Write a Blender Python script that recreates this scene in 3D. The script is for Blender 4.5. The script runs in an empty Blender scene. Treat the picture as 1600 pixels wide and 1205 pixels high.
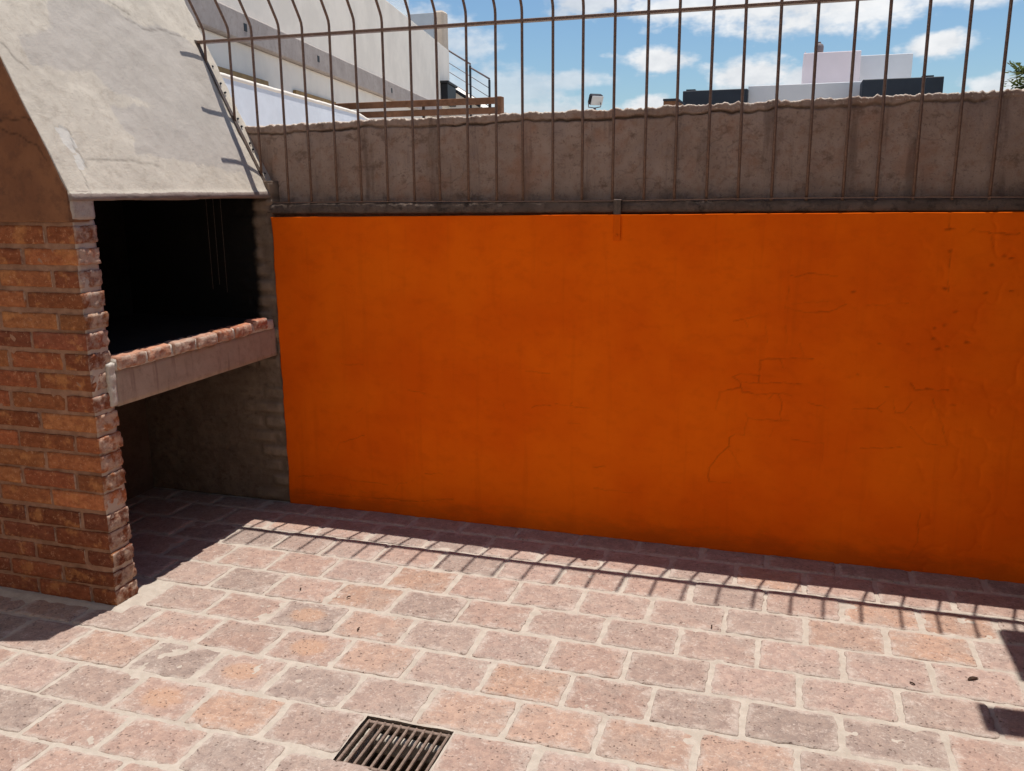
import bpy, math, random
import numpy as np
from mathutils import Vector, Matrix

random.seed(7)
RS = np.random.RandomState(11)
scene = bpy.context.scene
col = scene.collection

# ------------------------------------------------------------------ camera
cam_data = bpy.data.cameras.new('camera')
cam = bpy.data.objects.new('camera', cam_data)
col.objects.link(cam)
fw = Vector((-0.29177124, 0.93107556, -0.21901562))
rt = Vector((0.95472855, 0.29737955, -0.00766842))
up = Vector((-0.05799089, 0.21133789, 0.97569122))
cam.matrix_world = Matrix(((rt.x, up.x, -fw.x, 2.35419),
                           (rt.y, up.y, -fw.y, -3.69110),
                           (rt.z, up.z, -fw.z, 1.55061),
                           (0, 0, 0, 1)))
cam_data.sensor_width = 36.0
cam_data.lens = 1363.374 / 1600 * 36.0
cam_data.clip_start = 0.05
cam_data.clip_end = 2000
scene.camera = cam

# ------------------------------------------------------------------ light
SUN_TRAVEL = Vector((-0.045, -0.18, -1.0)).normalized()
SUN_STRENGTH = 4.6
SKY_STRENGTH = 0.081
EXPOSURE = 0.28
sun_el = math.asin(-SUN_TRAVEL.z)
sun_az = math.atan2(-SUN_TRAVEL.x, -SUN_TRAVEL.y)
sd = bpy.data.lights.new('sun', 'SUN')
sd.energy = SUN_STRENGTH
sd.angle = math.radians(0.46)
sd.color = (1.0, 0.955, 0.885)
sun = bpy.data.objects.new('sun', sd)
sun.rotation_euler = SUN_TRAVEL.to_track_quat('-Z', 'Y').to_euler()
sun.location = (0, 0, 12)
col.objects.link(sun)

scene.render.engine = 'CYCLES'
scene.cycles.use_denoising = True
scene.cycles.max_bounces = 6
scene.cycles.diffuse_bounces = 4
scene.view_settings.view_transform = 'Standard'
scene.view_settings.look = 'None'
scene.view_settings.gamma = 1.0
scene.view_settings.use_curve_mapping = False
scene.view_settings.exposure = EXPOSURE


# ------------------------------------------------------------------ node helper
class NT:
    def __init__(self, tree):
        self.t = tree
        tree.nodes.clear()

    def n(self, kind, **kw):
        nd = self.t.nodes.new('ShaderNode' + kind)
        for k, v in kw.items():
            setattr(nd, k, v)
        return nd

    def link(self, a, b):
        self.t.links.new(a, b)

    def put(self, sock, v):
        if isinstance(v, bpy.types.NodeSocket):
            self.t.links.new(v, sock)
        elif v is not None:
            if sock.type == 'RGBA' and not hasattr(v, '__len__'):
                v = (v, v, v, 1)
            elif sock.type == 'RGBA' and len(v) == 3:
                v = (*v, 1)
            sock.default_value = v

    def m(self, op, a, b=None, c=None, clamp=False):
        nd = self.n('Math', operation=op, use_clamp=clamp)
        for i, v in enumerate((a, b, c)):
            if v is not None:
                self.put(nd.inputs[i], v)
        return nd.outputs[0]

    def vm(self, op, a, b=None, s=None):
        nd = self.n('VectorMath', operation=op)
        self.put(nd.inputs[0], a)
        if b is not None:
            self.put(nd.inputs[1], b)
        if s is not None:
            self.put(nd.inputs['Scale'], s)
        return nd.outputs[0]

    def step(self, v, lo, hi, a=0.0, b=1.0):
        nd = self.n('MapRange', interpolation_type='SMOOTHSTEP', clamp=True)
        self.put(nd.inputs['Value'], v)
        nd.inputs['From Min'].default_value = lo
        nd.inputs['From Max'].default_value = hi
        nd.inputs['To Min'].default_value = a
        nd.inputs['To Max'].default_value = b
        return nd.outputs[0]

    def mix(self, f, a, b, mode='MIX'):
        nd = self.n('Mix', data_type='RGBA', blend_type=mode)
        self.put(nd.inputs['Factor'], f)
        self.put(nd.inputs['A'], a)
        self.put(nd.inputs['B'], b)
        return nd.outputs['Result'] if 'Result' in nd.outputs.keys() and False else nd.outputs[2]

    def noise(self, vec, scale, detail=4.0, rough=0.55, dist=0.0, lac=2.0, col=False):
        nd = self.n('TexNoise')
        self.put(nd.inputs['Vector'], vec)
        nd.inputs['Scale'].default_value = scale
        nd.inputs['Detail'].default_value = detail
        nd.inputs['Roughness'].default_value = rough
        nd.inputs['Distortion'].default_value = dist
        return nd.outputs['Color' if col else 'Fac']

    def voro(self, vec, scale, feature='F1', rand=1.0):
        nd = self.n('TexVoronoi', feature=feature)
        self.put(nd.inputs['Vector'], vec)
        nd.inputs['Scale'].default_value = scale
        nd.inputs['Randomness'].default_value = rand
        return nd.outputs['Distance']

    def attr(self, name):
        nd = self.n('Attribute')
        nd.attribute_name = name
        return nd.outputs['Fac']

    def bump(self, h, strength=0.5, dist=0.01, normal=None):
        nd = self.n('Bump')
        self.put(nd.inputs['Height'], h)
        nd.inputs['Strength'].default_value = strength
        nd.inputs['Distance'].default_value = dist
        if normal is not None:
            self.put(nd.inputs['Normal'], normal)
        return nd.outputs[0]

    def out(self, color, rough=0.85, bump=None, metal=0.0, spec=0.3, alpha=None, trans=None):
        b = self.n('BsdfPrincipled')
        self.put(b.inputs['Base Color'], color)
        self.put(b.inputs['Roughness'], rough)
        self.put(b.inputs['Metallic'], metal)
        b.inputs['Specular IOR Level'].default_value = spec
        if bump is not None:
            self.put(b.inputs['Normal'], bump)
        if trans is not None:
            b.inputs['Transmission Weight'].default_value = trans
        o = self.n('OutputMaterial')
        self.link(b.outputs[0], o.inputs[0])
        return b


def new_mat(name):
    m = bpy.data.materials.new(name)
    m.use_nodes = True
    return m, NT(m.node_tree)


# ------------------------------------------------------------------ world / sky
world = bpy.data.worlds.new('World')
scene.world = world
world.use_nodes = True
world.cycles.sampling_method = 'MANUAL'
world.cycles.sample_map_resolution = 512
T = NT(world.node_tree)
sky = T.n('TexSky', sky_type='NISHITA')
sky.sun_disc = False
sky.sun_elevation = sun_el
sky.sun_rotation = sun_az
sky.altitude = 300
sky.air_density = 1.25
sky.dust_density = 0.25
sky.ozone_density = 3.0
dirv = T.n('TexCoord').outputs['Generated']
sep = T.n('SeparateXYZ')
T.link(dirv, sep.inputs[0])
az = T.m('MULTIPLY', T.m('ARCTAN2', sep.outputs[0], sep.outputs[1]), 57.2958)
el = T.m('MULTIPLY', T.m('ARCSINE', sep.outputs[2]), 57.2958)
n1 = T.noise(T.vm('MULTIPLY', dirv, (1, 1, 2.2)), 16.0, 4.0, 0.58)
n2 = T.noise(T.vm('MULTIPLY', dirv, (1, 1, 1.6)), 46.0, 3.0, 0.6)
nz = T.m('ADD', T.m('MULTIPLY', T.m('SUBTRACT', n1, 0.5), 2.6), T.m('MULTIPLY', T.m('SUBTRACT', n2, 0.5), 1.1))
# cumulus banks: azimuth, elevation, half width, half height (deg), opacity
CLOUDS = [(-0.6, 11.0, 9.6, 2.2, 1.0), (3.2, 10.2, 3.4, 1.9, 0.95), (-6.0, 10.9, 4.0, 1.3, 0.9),
          (-8.3, 7.65, 2.7, 0.85, 1.0), (-2.8, 6.75, 4.2, 1.0, 1.0), (1.2, 6.5, 3.4, 0.9, 0.9),
          (7.1, 7.7, 2.1, 0.85, 1.0), (-8.6, 5.1, 1.5, 0.62, 1.0), (-13.4, 6.7, 3.0, 0.75, 0.62),
          (-12.4, 11.0, 2.7, 1.0, 0.85), (10.6, 5.3, 1.9, 0.8, 0.85), (9.8, 10.2, 2.6, 0.9, 0.8),
          (-18.8, 5.6, 5.5, 2.6, 0.55), (-15.5, 4.7, 4.5, 1.1, 0.7), (-24, 8.0, 6.0, 3.0, 0.6), (-3, 15.5, 7.0, 2.0, 0.9)]
cmb = T.n('CombineXYZ')
T.link(az, cmb.inputs[0])
T.link(el, cmb.inputs[1])
nz75 = T.m('MULTIPLY_ADD', nz, 0.75, 1.0)
cover = None
for a0, e0, w, h, op in CLOUDS:
    ln = T.n('VectorMath', operation='LENGTH')
    T.link(T.vm('MULTIPLY', T.vm('SUBTRACT', cmb.outputs[0], (a0, e0, 0)), (1 / w, 1 / h, 0)), ln.inputs[0])
    v = T.step(T.m('SUBTRACT', nz75, ln.outputs['Value']), -0.12, 0.55, 0.0, op)
    cover = v if cover is None else T.m('MAXIMUM', cover, v)
# the same broken cumulus carries on over the rest of the sky
gvec = T.vm('SCALE', dirv, s=T.m('DIVIDE', 1.0, T.m('ADD', T.m('ABSOLUTE', sep.outputs[2]), 0.12)))
g = T.noise(gvec, 1.5, 4.0, 0.56)
away = T.m('MAXIMUM', T.step(T.m('ABSOLUTE', T.m('SUBTRACT', az, -5.0)), 19.0, 30.0), T.step(el, 13.5, 20.0))
cover = T.m('MAXIMUM', cover, T.m('MULTIPLY', T.step(g, 0.53, 0.66), away))
cover = T.m('MULTIPLY', cover, T.step(el, -1.0, 1.0))
shade = T.m('ADD', T.m('MULTIPLY', n2, 0.22), T.m('MULTIPLY', T.noise(dirv, 9.0, 2.0), 0.34))
ccol = T.mix(T.step(shade, 0.18, 0.40), (0.55, 0.58, 0.62), (0.77, 0.78, 0.79))
tint = T.mix(1.0, T.vm('SCALE', sky.outputs[0], s=SKY_STRENGTH), (0.80, 0.95, 1.08), 'MULTIPLY')
skyc = T.mix(cover, tint, ccol)
bg = T.n('Background')
T.link(skyc, bg.inputs[0])
bg.inputs[1].default_value = 1.0
wo = T.n('OutputWorld')
T.link(bg.outputs[0], wo.inputs[0])


# ------------------------------------------------------------------ numpy noise
def _hash(ix, iy, iz, seed):
    h = (ix * 374761393 + iy * 668265263 + iz * 2147483647 + seed * 974711) & 0xFFFFFFFF
    h = ((h ^ (h >> 13)) * 1274126177) & 0xFFFFFFFF
    h = ((h ^ (h >> 16)) * 2246822519) & 0xFFFFFFFF
    return ((h ^ (h >> 15)) & 0xFFFF) / 65535.0


def vnoise(x, y, z, seed=0):
    x, y, z = np.broadcast_arrays(np.asarray(x, float), np.asarray(y, float), np.asarray(z, float))
    ix, iy, iz = np.floor(x).astype(np.int64), np.floor(y).astype(np.int64), np.floor(z).astype(np.int64)
    fx, fy, fz = x - ix, y - iy, z - iz
    fx, fy, fz = [f * f * (3 - 2 * f) for f in (fx, fy, fz)]
    r = 0
    for a in (0, 1):
        for b in (0, 1):
            for c in (0, 1):
                w = (fx if a else 1 - fx) * (fy if b else 1 - fy) * (fz if c else 1 - fz)
                r = r + w * _hash(ix + a, iy + b, iz + c, seed)
    return r * 2 - 1


def fbm(x, y, z=0.0, scale=1.0, octv=4, seed=0, gain=0.5):
    r, amp, tot = 0, 1.0, 0.0
    for o in range(octv):
        r = r + amp * vnoise(np.asarray(x) * scale, np.asarray(y) * scale, np.asarray(z) * scale, seed + o * 17)
        tot += amp
        amp *= gain
        scale *= 2.03
    return r / tot


def seg_dist(X, Z, line):
    best = np.full(X.shape, 9.0)
    for (x0, z0), (x1, z1) in zip(line[:-1], line[1:]):
        dx, dz = x1 - x0, z1 - z0
        L2 = dx * dx + dz * dz + 1e-12
        t = np.clip(((X - x0) * dx + (Z - z0) * dz) / L2, 0, 1)
        best = np.minimum(best, np.hypot(X - x0 - t * dx, Z - z0 - t * dz))
    return best


def in_poly(X, Z, poly):
    inside = np.zeros(X.shape, bool)
    n = len(poly)
    for i in range(n):
        x0, z0 = poly[i]
        x1, z1 = poly[(i + 1) % n]
        if z0 == z1:
            continue
        c = ((z0 > Z) != (z1 > Z)) & (X < (x1 - x0) * (Z - z0) / (z1 - z0) + x0)
        inside ^= c
    return inside


# ------------------------------------------------------------------ object helpers
def tag(o, label=None, cat=None, group=None, kind=None):
    for k, v in (('label', label), ('category', cat), ('group', group), ('kind', kind)):
        if v:
            o[k] = v
    return o


def link(name, me, parent=None, mat=None):
    o = bpy.data.objects.new(name, me)
    col.objects.link(o)
    if parent is not None:
        o.parent = parent
    if mat is not None and me is not None and len(me.materials) == 0:
        me.materials.append(mat)
    return o


def thing(name, loc=(0, 0, 0), **kw):
    o = bpy.data.objects.new(name, None)
    o.empty_display_size = 0.1
    o.location = loc
    col.objects.link(o)
    tag(o, **kw)
    return o


def set_parent_keep(o, parent):
    o.parent = parent
    o.matrix_parent_inverse = Matrix.Translation(-Vector(parent.location)) if parent.type == 'EMPTY' else Matrix()


def mesh_np(name, V, F, smooth=True, attrs=None):
    """V (n,3) array, F list/array of quads or polys"""
    me = bpy.data.meshes.new(name)
    if isinstance(F, np.ndarray) and F.ndim == 2:
        k = F.shape[1]
        me.vertices.add(len(V))
        me.vertices.foreach_set('co', np.ascontiguousarray(V, np.float32).ravel())
        me.loops.add(F.size)
        me.loops.foreach_set('vertex_index', np.ascontiguousarray(F, np.int32).ravel())
        me.polygons.add(len(F))
        me.polygons.foreach_set('loop_start', np.arange(0, F.size, k, dtype=np.int32))
        me.update(calc_edges=True)
        me.validate()
    else:
        me.from_pydata([tuple(v) for v in V], [], [tuple(int(i) for i in f) for f in F])
    me.polygons.foreach_set('use_smooth', np.full(len(me.polygons), smooth))
    for k, a in (attrs or {}).items():
        at = me.attributes.new(k, 'FLOAT', 'POINT')
        at.data.foreach_set('value', np.ascontiguousarray(a, np.float32).ravel())
    me.update()
    return me


def slab_grid(name, P, back, attrs=None, flip=False):
    """P (nu,nv,3) front surface; back = offset vector. Closed solid."""
    nu, nv = P.shape[:2]
    idx = np.arange(nu * nv).reshape(nu, nv)
    q = np.stack([idx[:-1, :-1], idx[1:, :-1], idx[1:, 1:], idx[:-1, 1:]], -1).reshape(-1, 4)
    border = np.concatenate([idx[:-1, 0], idx[-1, :-1], idx[:0:-1, -1], idx[0, :0:-1]])
    V = P.reshape(-1, 3)
    nb = len(border)
    VB = V[border] + np.asarray(back)
    bi = len(V) + np.arange(nb)
    side = np.stack([border, bi, np.roll(bi, -1), np.roll(border, -1)], -1)
    c = [0, nu - 1, nu - 1 + nv - 1, 2 * (nu - 1) + nv - 1]
    bq = np.array([[bi[c[0]], bi[c[3]], bi[c[2]], bi[c[1]]]])
    F = np.concatenate([q, side, bq])
    if flip:
        F = F[:, ::-1]
    at = {k: np.concatenate([np.asarray(a).ravel(), np.asarray(a).ravel()[border]]) for k, a in (attrs or {}).items()}
    return mesh_np(name, np.concatenate([V, VB]), F, True, at)


def box_verts(x0, x1, y0, y1, z0, z1):
    V = [(x0, y0, z0), (x1, y0, z0), (x1, y1, z0), (x0, y1, z0), (x0, y0, z1), (x1, y0, z1), (x1, y1, z1), (x0, y1, z1)]
    F = [(0, 3, 2, 1), (4, 5, 6, 7), (0, 1, 5, 4), (1, 2, 6, 5), (2, 3, 7, 6), (3, 0, 4, 7)]
    return V, F


def bevel_box(name, x0, x1, y0, y1, z0, z1, b=0.004, M=None):
    """box with chamfered edges (24 verts)"""
    import bmesh
    bm = bmesh.new()
    V, F = box_verts(x0, x1, y0, y1, z0, z1)
    vs = [bm.verts.new(v) for v in V]
    for f in F:
        bm.faces.new([vs[i] for i in f])
    if b > 0:
        bmesh.ops.bevel(bm, geom=bm.edges[:], offset=b, segments=1, affect='EDGES', profile=0.5)
    if M is not None:
        bm.transform(M)
    me = bpy.data.meshes.new(name)
    bm.to_mesh(me)
    bm.free()
    return me


def rough_box(name, x0, x1, y0, y1, z0, z1, res=0.02, rnd=0.006, amp=0.003, nscale=30.0, seed=0, extra=None):
    """box with tessellated, rounded and noisy faces"""
    dims = [(x0, x1), (y0, y1), (z0, z1)]
    ns = [max(2, int(round((b - a) / res))) for a, b in dims]
    V, F, key = [], [], {}

    def vid(i, j, k):
        if (i, j, k) not in key:
            key[(i, j, k)] = len(V)
            V.append([dims[a][0] + (dims[a][1] - dims[a][0]) * t / ns[a] for a, t in enumerate((i, j, k))])
        return key[(i, j, k)]
    for ax in range(3):
        u, w = (ax + 1) % 3, (ax + 2) % 3
        for side in (0, ns[ax]):
            for a in range(ns[u]):
                for b in range(ns[w]):
                    q = []
                    for da, db in ((0, 0), (1, 0), (1, 1), (0, 1)):
                        t = [0, 0, 0]
                        t[ax], t[u], t[w] = side, a + da, b + db
                        q.append(vid(*t))
                    F.append(q if side else q[::-1])
    V = np.array(V)
    lo = np.array([d[0] for d in dims]) + rnd
    hi = np.array([d[1] for d in dims]) - rnd
    core = np.clip(V, lo, hi)
    d = V - core
    L = np.linalg.norm(d, axis=1, keepdims=True)
    N = d / np.maximum(L, 1e-9)
    V = core + N * np.minimum(L, rnd)
    h = fbm(V[:, 0], V[:, 1], V[:, 2], nscale, 3, seed) * amp
    V = V + N * h[:, None]
    if extra is not None:
        V = V + N * extra(V, N)[:, None]
    return mesh_np(name, V, np.array(F), True)


def tube_mesh(name, pts, r, n=8, cap=True, flat=None):
    pts = [Vector(p) for p in pts]
    V, F = [], []
    up0 = Vector((0.03, 0.02, 1)) if abs((pts[-1] - pts[0]).normalized().z) < 0.9 else Vector((1, 0, 0.02))
    for i, p in enumerate(pts):
        a = pts[max(i - 1, 0)]
        b = pts[min(i + 1, len(pts) - 1)]
        t = (b - a).normalized()
        s = t.cross(up0).normalized()
        u = s.cross(t)
        rr = r[i] if hasattr(r, '__len__') else r
        for k in range(n):
            an = 2 * math.pi * k / n + (math.pi / 4 if n == 4 else 0)
            V.append(p + s * (math.cos(an) * rr) + u * (math.sin(an) * rr))
    m = len(pts)
    for i in range(m - 1):
        for k in range(n):
            F.append((i * n + k, i * n + (k + 1) % n, (i + 1) * n + (k + 1) % n, (i + 1) * n + k))
    if cap:
        F.append(tuple(range(n))[::-1])
        F.append(tuple((m - 1) * n + k for k in range(n)))
    me = bpy.data.meshes.new(name)
    me.from_pydata([tuple(v) for v in V], [], F)
    me.polygons.foreach_set('use_smooth', np.full(len(me.polygons), n > 4))
    import bmesh
    bm = bmesh.new()
    bm.from_mesh(me)
    bmesh.ops.recalc_face_normals(bm, faces=bm.faces)
    bm.to_mesh(me)
    bm.free()
    return me


def fix_normals(me):
    import bmesh
    bm = bmesh.new()
    bm.from_mesh(me)
    bmesh.ops.recalc_face_normals(bm, faces=bm.faces)
    bm.to_mesh(me)
    bm.free()
    return me


def part_box(name, parent, mat, x0, x1, y0, y1, z0, z1, b=0.004, M=None):
    return link(name, bevel_box(name, x0, x1, y0, y1, z0, z1, b, M), parent, mat)


# ------------------------------------------------------------------ materials
MAT = {}


def geo_pos(T):
    return T.n('NewGeometry').outputs['Position']


def obj_pos(T):
    return T.n('TexCoord').outputs['Object']


def m_floor_brick():
    m, T = new_mat('paving_brick_clay')
    info = T.n('ObjectInfo')
    p = geo_pos(T)
    base = info.outputs['Color']
    wp = T.vm('ADD', p, T.vm('SCALE', T.vm('SUBTRACT', T.noise(p, 30.0, 2.0, col=True), (0.5, 0.5, 0.5)), s=0.03))
    big = T.noise(p, 7.0, 4.0, 0.6)
    mid = T.noise(wp, 30.0, 4.0, 0.68)
    fine = T.noise(p, 190.0, 3.0, 0.65)
    c = T.mix(T.step(mid, 0.40, 0.62), T.mix(1.0, base, (0.84, 0.82, 0.82), 'MULTIPLY'), T.mix(1.0, base, (1.08, 1.06, 1.03), 'MULTIPLY'))
    # greyed, worn skin
    c = T.mix(T.m('MULTIPLY', T.step(big, 0.48, 0.64), 0.40), c, (0.31, 0.252, 0.218))
    # pale lime bloom towards the edges and in blotches
    edge = T.attr('edge')
    blotch = T.noise(wp, 16.0, 5.0, 0.72)
    bloom = T.m('ADD', T.m('MULTIPLY', T.m('SUBTRACT', 1.0, edge), 0.62), T.m('MULTIPLY', T.m('SUBTRACT', blotch, 0.5), 2.3))
    c = T.mix(T.m('MULTIPLY', T.step(bloom, 0.16, 0.75), 0.75), c, (0.435, 0.362, 0.315))
    # orange worn-through centre on a few bricks
    ov = T.vm('MULTIPLY', obj_pos(T), (14.5, 18.5, 0.0))
    ln = T.n('VectorMath', operation='LENGTH')
    T.link(ov, ln.inputs[0])
    sr = T.m('ADD', ln.outputs['Value'], T.m('MULTIPLY', T.m('SUBTRACT', mid, 0.5), 1.2))
    c = T.mix(T.m('MULTIPLY', T.m('MULTIPLY', T.step(sr, 1.25, 0.65), T.attr('spot')), 0.6), c, (0.42, 0.245, 0.155))
    # pits and soot specks
    vor = T.voro(wp, 62.0)
    pit = T.m('MULTIPLY', T.step(vor, 0.26, 0.14), T.step(blotch, 0.54, 0.44))
    c = T.mix(T.m('MULTIPLY', pit, 0.8), c, (0.12, 0.08, 0.065))
    c = T.mix(T.m('MULTIPLY', T.step(fine, 0.58, 0.70), 0.40), c, (0.17, 0.115, 0.095))
    c = T.mix(T.m('MULTIPLY', T.step(fine, 0.42, 0.32), 0.30), c, (0.54, 0.45, 0.39))
    # sandy crust: crisp pale and dark grains
    gr = T.noise(wp, 88.0, 3.0, 0.75)
    c = T.mix(T.m('MULTIPLY', T.m('MULTIPLY', T.step(gr, 0.55, 0.62), T.step(blotch, 0.44, 0.58)), 0.6), c, (0.49, 0.41, 0.36))
    c = T.mix(T.m('MULTIPLY', T.m('MULTIPLY', T.step(gr, 0.44, 0.37), T.step(big, 0.40, 0.56)), 0.5), c, (0.19, 0.14, 0.118))
    h = T.m('ADD', T.m('MULTIPLY', mid, 0.5), T.m('ADD', T.m('MULTIPLY', gr, 0.5), T.m('MULTIPLY', pit, -0.5)))
    T.out(c, 0.9, T.bump(h, 0.8, 0.006), spec=0.2)
    return m


def m_mortar(name, c1, c2, dark=(0.25, 0.2, 0.16), fine_s=130.0, end=None):
    m, T = new_mat(name)
    p = geo_pos(T)
    mid = T.noise(p, 22.0, 5.0, 0.65)
    fine = T.noise(p, fine_s, 5.0, 0.7)
    c = T.mix(T.step(mid, 0.35, 0.68), c1, c2)
    c = T.mix(T.m('MULTIPLY', T.step(fine, 0.58, 0.75), 0.5), c, dark)
    c = T.mix(T.m('MULTIPLY', T.step(T.noise(p, 6.0, 4.0, 0.6), 0.55, 0.72), 0.35), c, dark)
    if end is not None:
        # grazing sunlight on the pier's open end, put in as a paler colour
        nrm = T.n('SeparateXYZ')
        T.link(T.n('NewGeometry').outputs['True Normal'], nrm.inputs[0])
        c = T.mix(T.m('MULTIPLY', T.step(nrm.outputs[0], 0.3, 0.7), 0.85), c, end)
    T.out(c, 0.95, T.bump(T.m('ADD', T.m('MULTIPLY', mid, 0.6), T.m('MULTIPLY', fine, 0.4)), 0.7, 0.006), spec=0.15)
    return m


def m_wall_brick():
    m, T = new_mat('pier_brick_clay')
    info = T.n('ObjectInfo')
    p = geo_pos(T)
    base = info.outputs['Color']
    mid = T.noise(T.vm('MULTIPLY', p, (1, 1, 1.8)), 28.0, 5.0, 0.65)
    fine = T.noise(p, 140.0, 5.0, 0.7)
    c = T.mix(T.step(mid, 0.35, 0.66), T.mix(1.0, base, (0.70, 0.64, 0.62), 'MULTIPLY'), base)
    c = T.mix(T.m('MULTIPLY', T.step(T.noise(p, 13.0, 4.0, 0.6), 0.54, 0.67), 0.42), c, (0.57, 0.26, 0.095))
    c = T.mix(T.m('MULTIPLY', T.step(fine, 0.58, 0.74), 0.55), c, (0.12, 0.06, 0.045))
    # cement smears
    sm = T.step(T.noise(T.vm('MULTIPLY', p, (1, 1, 1.5)), 17.0, 6.0, 0.72), 0.565, 0.66)
    c = T.mix(T.m('MULTIPLY', sm, 0.22), c, (0.33, 0.175, 0.11))
    nrm = T.n('SeparateXYZ')
    T.link(T.n('NewGeometry').outputs['True Normal'], nrm.inputs[0])
    # brick ends on the pier lightened by facing: grazing sunlight painted in
    ends = T.m('MULTIPLY', T.step(nrm.outputs[0], 0.35, 0.7), T.step(T.noise(p, 26.0, 3.0, 0.6), 0.36, 0.62))
    c = T.mix(T.m('MULTIPLY', ends, 0.62), c, (0.52, 0.43, 0.35))
    gr = T.noise(p, 75.0, 3.0, 0.75)
    c = T.mix(T.m('MULTIPLY', T.step(gr, 0.56, 0.64), 0.35), c, (0.15, 0.06, 0.04))
    c = T.mix(T.m('MULTIPLY', T.step(gr, 0.42, 0.35), 0.3), c, (0.60, 0.36, 0.22))
    h = T.m('ADD', T.m('MULTIPLY', mid, 0.5), T.m('MULTIPLY', gr, 0.5))
    T.out(c, 0.92, T.bump(h, 0.9, 0.008), spec=0.15)
    return m


def m_orange():
    m, T = new_mat('orange_wall_paint')
    p = geo_pos(T)
    crack, chip = T.attr('crack'), T.attr('chip')
    big = T.noise(p, 2.2, 5.0, 0.6)
    mid = T.noise(T.vm('MULTIPLY', p, (1.0, 1.0, 1.6)), 11.0, 5.0, 0.62)
    fine = T.noise(p, 95.0, 4.0, 0.65)
    c = T.mix(T.step(big, 0.34, 0.68), (0.80, 0.113, 0.0018), (0.90, 0.145, 0.0022))
    c = T.mix(T.m('MULTIPLY', T.step(mid, 0.46, 0.74), 0.30), c, (0.60, 0.076, 0.002))
    c = T.mix(T.m('MULTIPLY', T.step(fine, 0.62, 0.76), 0.22), c, (0.48, 0.058, 0.002))
    # damp, brushed streaks near the ground
    sep = T.n('SeparateXYZ')
    T.link(p, sep.inputs[0])
    damp = T.m('ADD', T.step(sep.outputs[2], 0.22, 0.0), T.m('MULTIPLY', T.m('SUBTRACT', T.noise(T.vm('MULTIPLY', p, (1, 1, 2.5)), 7.0, 5.0, 0.65), 0.5), 1.4))
    c = T.mix(T.m('MULTIPLY', T.step(damp, 0.45, 1.1), 0.42), c, (0.30, 0.055, 0.008))
    sun_f = T.noise(p, 1.1, 3.0, 0.5)
    c = T.mix(T.m('MULTIPLY', T.step(sun_f, 0.45, 0.68), 0.35), c, (0.90, 0.17, 0.004))
    streak = T.noise(T.vm('MULTIPLY', p, (9.0, 9.0, 0.7)), 2.0, 4.0, 0.6)
    c = T.mix(T.m('MULTIPLY', T.step(streak, 0.53, 0.75), 0.18), c, (0.50, 0.062, 0.002))
    c = T.mix(T.m('MULTIPLY', chip, 0.65), c, (0.26, 0.034, 0.004))
    c = T.mix(T.m('MULTIPLY', crack, 0.58), c, (0.18, 0.028, 0.004))
    h = T.m('ADD', T.m('MULTIPLY', mid, 0.7), T.m('MULTIPLY', fine, 0.3))
    T.out(c, 0.9, T.bump(h, 0.35, 0.006), spec=0.08)
    return m


def m_plaster(name, c1, c2, c3, dark, s=5.0, stain=0.5, bump=0.7, use_crack=True, extra=None, speck=0.35):
    m, T = new_mat(name)
    p = geo_pos(T)
    big = T.noise(p, s, 6.0, 0.62)
    mid = T.noise(p, s * 4.5, 6.0, 0.68)
    fine = T.noise(p, 120.0, 4.0, 0.7)
    c = T.mix(T.step(big, 0.36, 0.66), c1, c2)
    c = T.mix(T.m('MULTIPLY', T.step(mid, 0.48, 0.68), 0.7), c, c3)
    c = T.mix(T.m('MULTIPLY', T.step(T.noise(T.vm('MULTIPLY', p, (1.0, 1.0, 1.4)), s * 1.7, 7.0, 0.72), 0.53, 0.68), stain), c, dark)
    c = T.mix(T.m('MULTIPLY', T.step(fine, 0.59, 0.73), speck), c, dark)
    if extra:
        c = extra(T, c, p)
    if use_crack:
        c = T.mix(T.m('MULTIPLY', T.attr('crack'), 0.92), c, tuple(0.3 * d for d in dark))
    h = T.m('ADD', T.m('MULTIPLY', mid, 0.6), T.m('MULTIPLY', fine, 0.4))
    T.out(c, 0.93, T.bump(h, bump, 0.008), spec=0.15)
    return m


def m_metal(name, c1, c2, rough=0.55, s=60.0, metal=0.0):
    m, T = new_mat(name)
    p = geo_pos(T)
    n = T.noise(p, s, 5.0, 0.65)
    c = T.mix(T.step(n, 0.42, 0.64), c1, c2)
    T.out(c, rough, T.bump(n, 0.3, 0.001), metal=metal, spec=0.4)
    return m


def m_flat(name, c, rough=0.8, vary=0.08, s=3.0, spec=0.2):
    m, T = new_mat(name)
    p = geo_pos(T)
    n = T.noise(p, s, 6.0, 0.65)
    k = tuple(max(0.0, v * (1 - 2.2 * vary)) for v in c)
    cc = T.mix(T.step(n, 0.35, 0.65), k, c)
    T.out(cc, rough, T.bump(T.noise(p, s * 14, 4.0, 0.7), 0.25, 0.004), spec=spec)
    return m


MAT['floor_brick'] = m_floor_brick()
MAT['floor_mortar'] = m_mortar('paving_mortar', (0.375, 0.322, 0.272), (0.445, 0.388, 0.332), (0.27, 0.218, 0.178))
MAT['pier_brick'] = m_wall_brick()
MAT['pier_mortar'] = m_mortar('pier_mortar', (0.24, 0.130, 0.086), (0.33, 0.190, 0.128), (0.11, 0.06, 0.042), 130.0, (0.50, 0.415, 0.345))
MAT['orange'] = m_orange()


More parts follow.
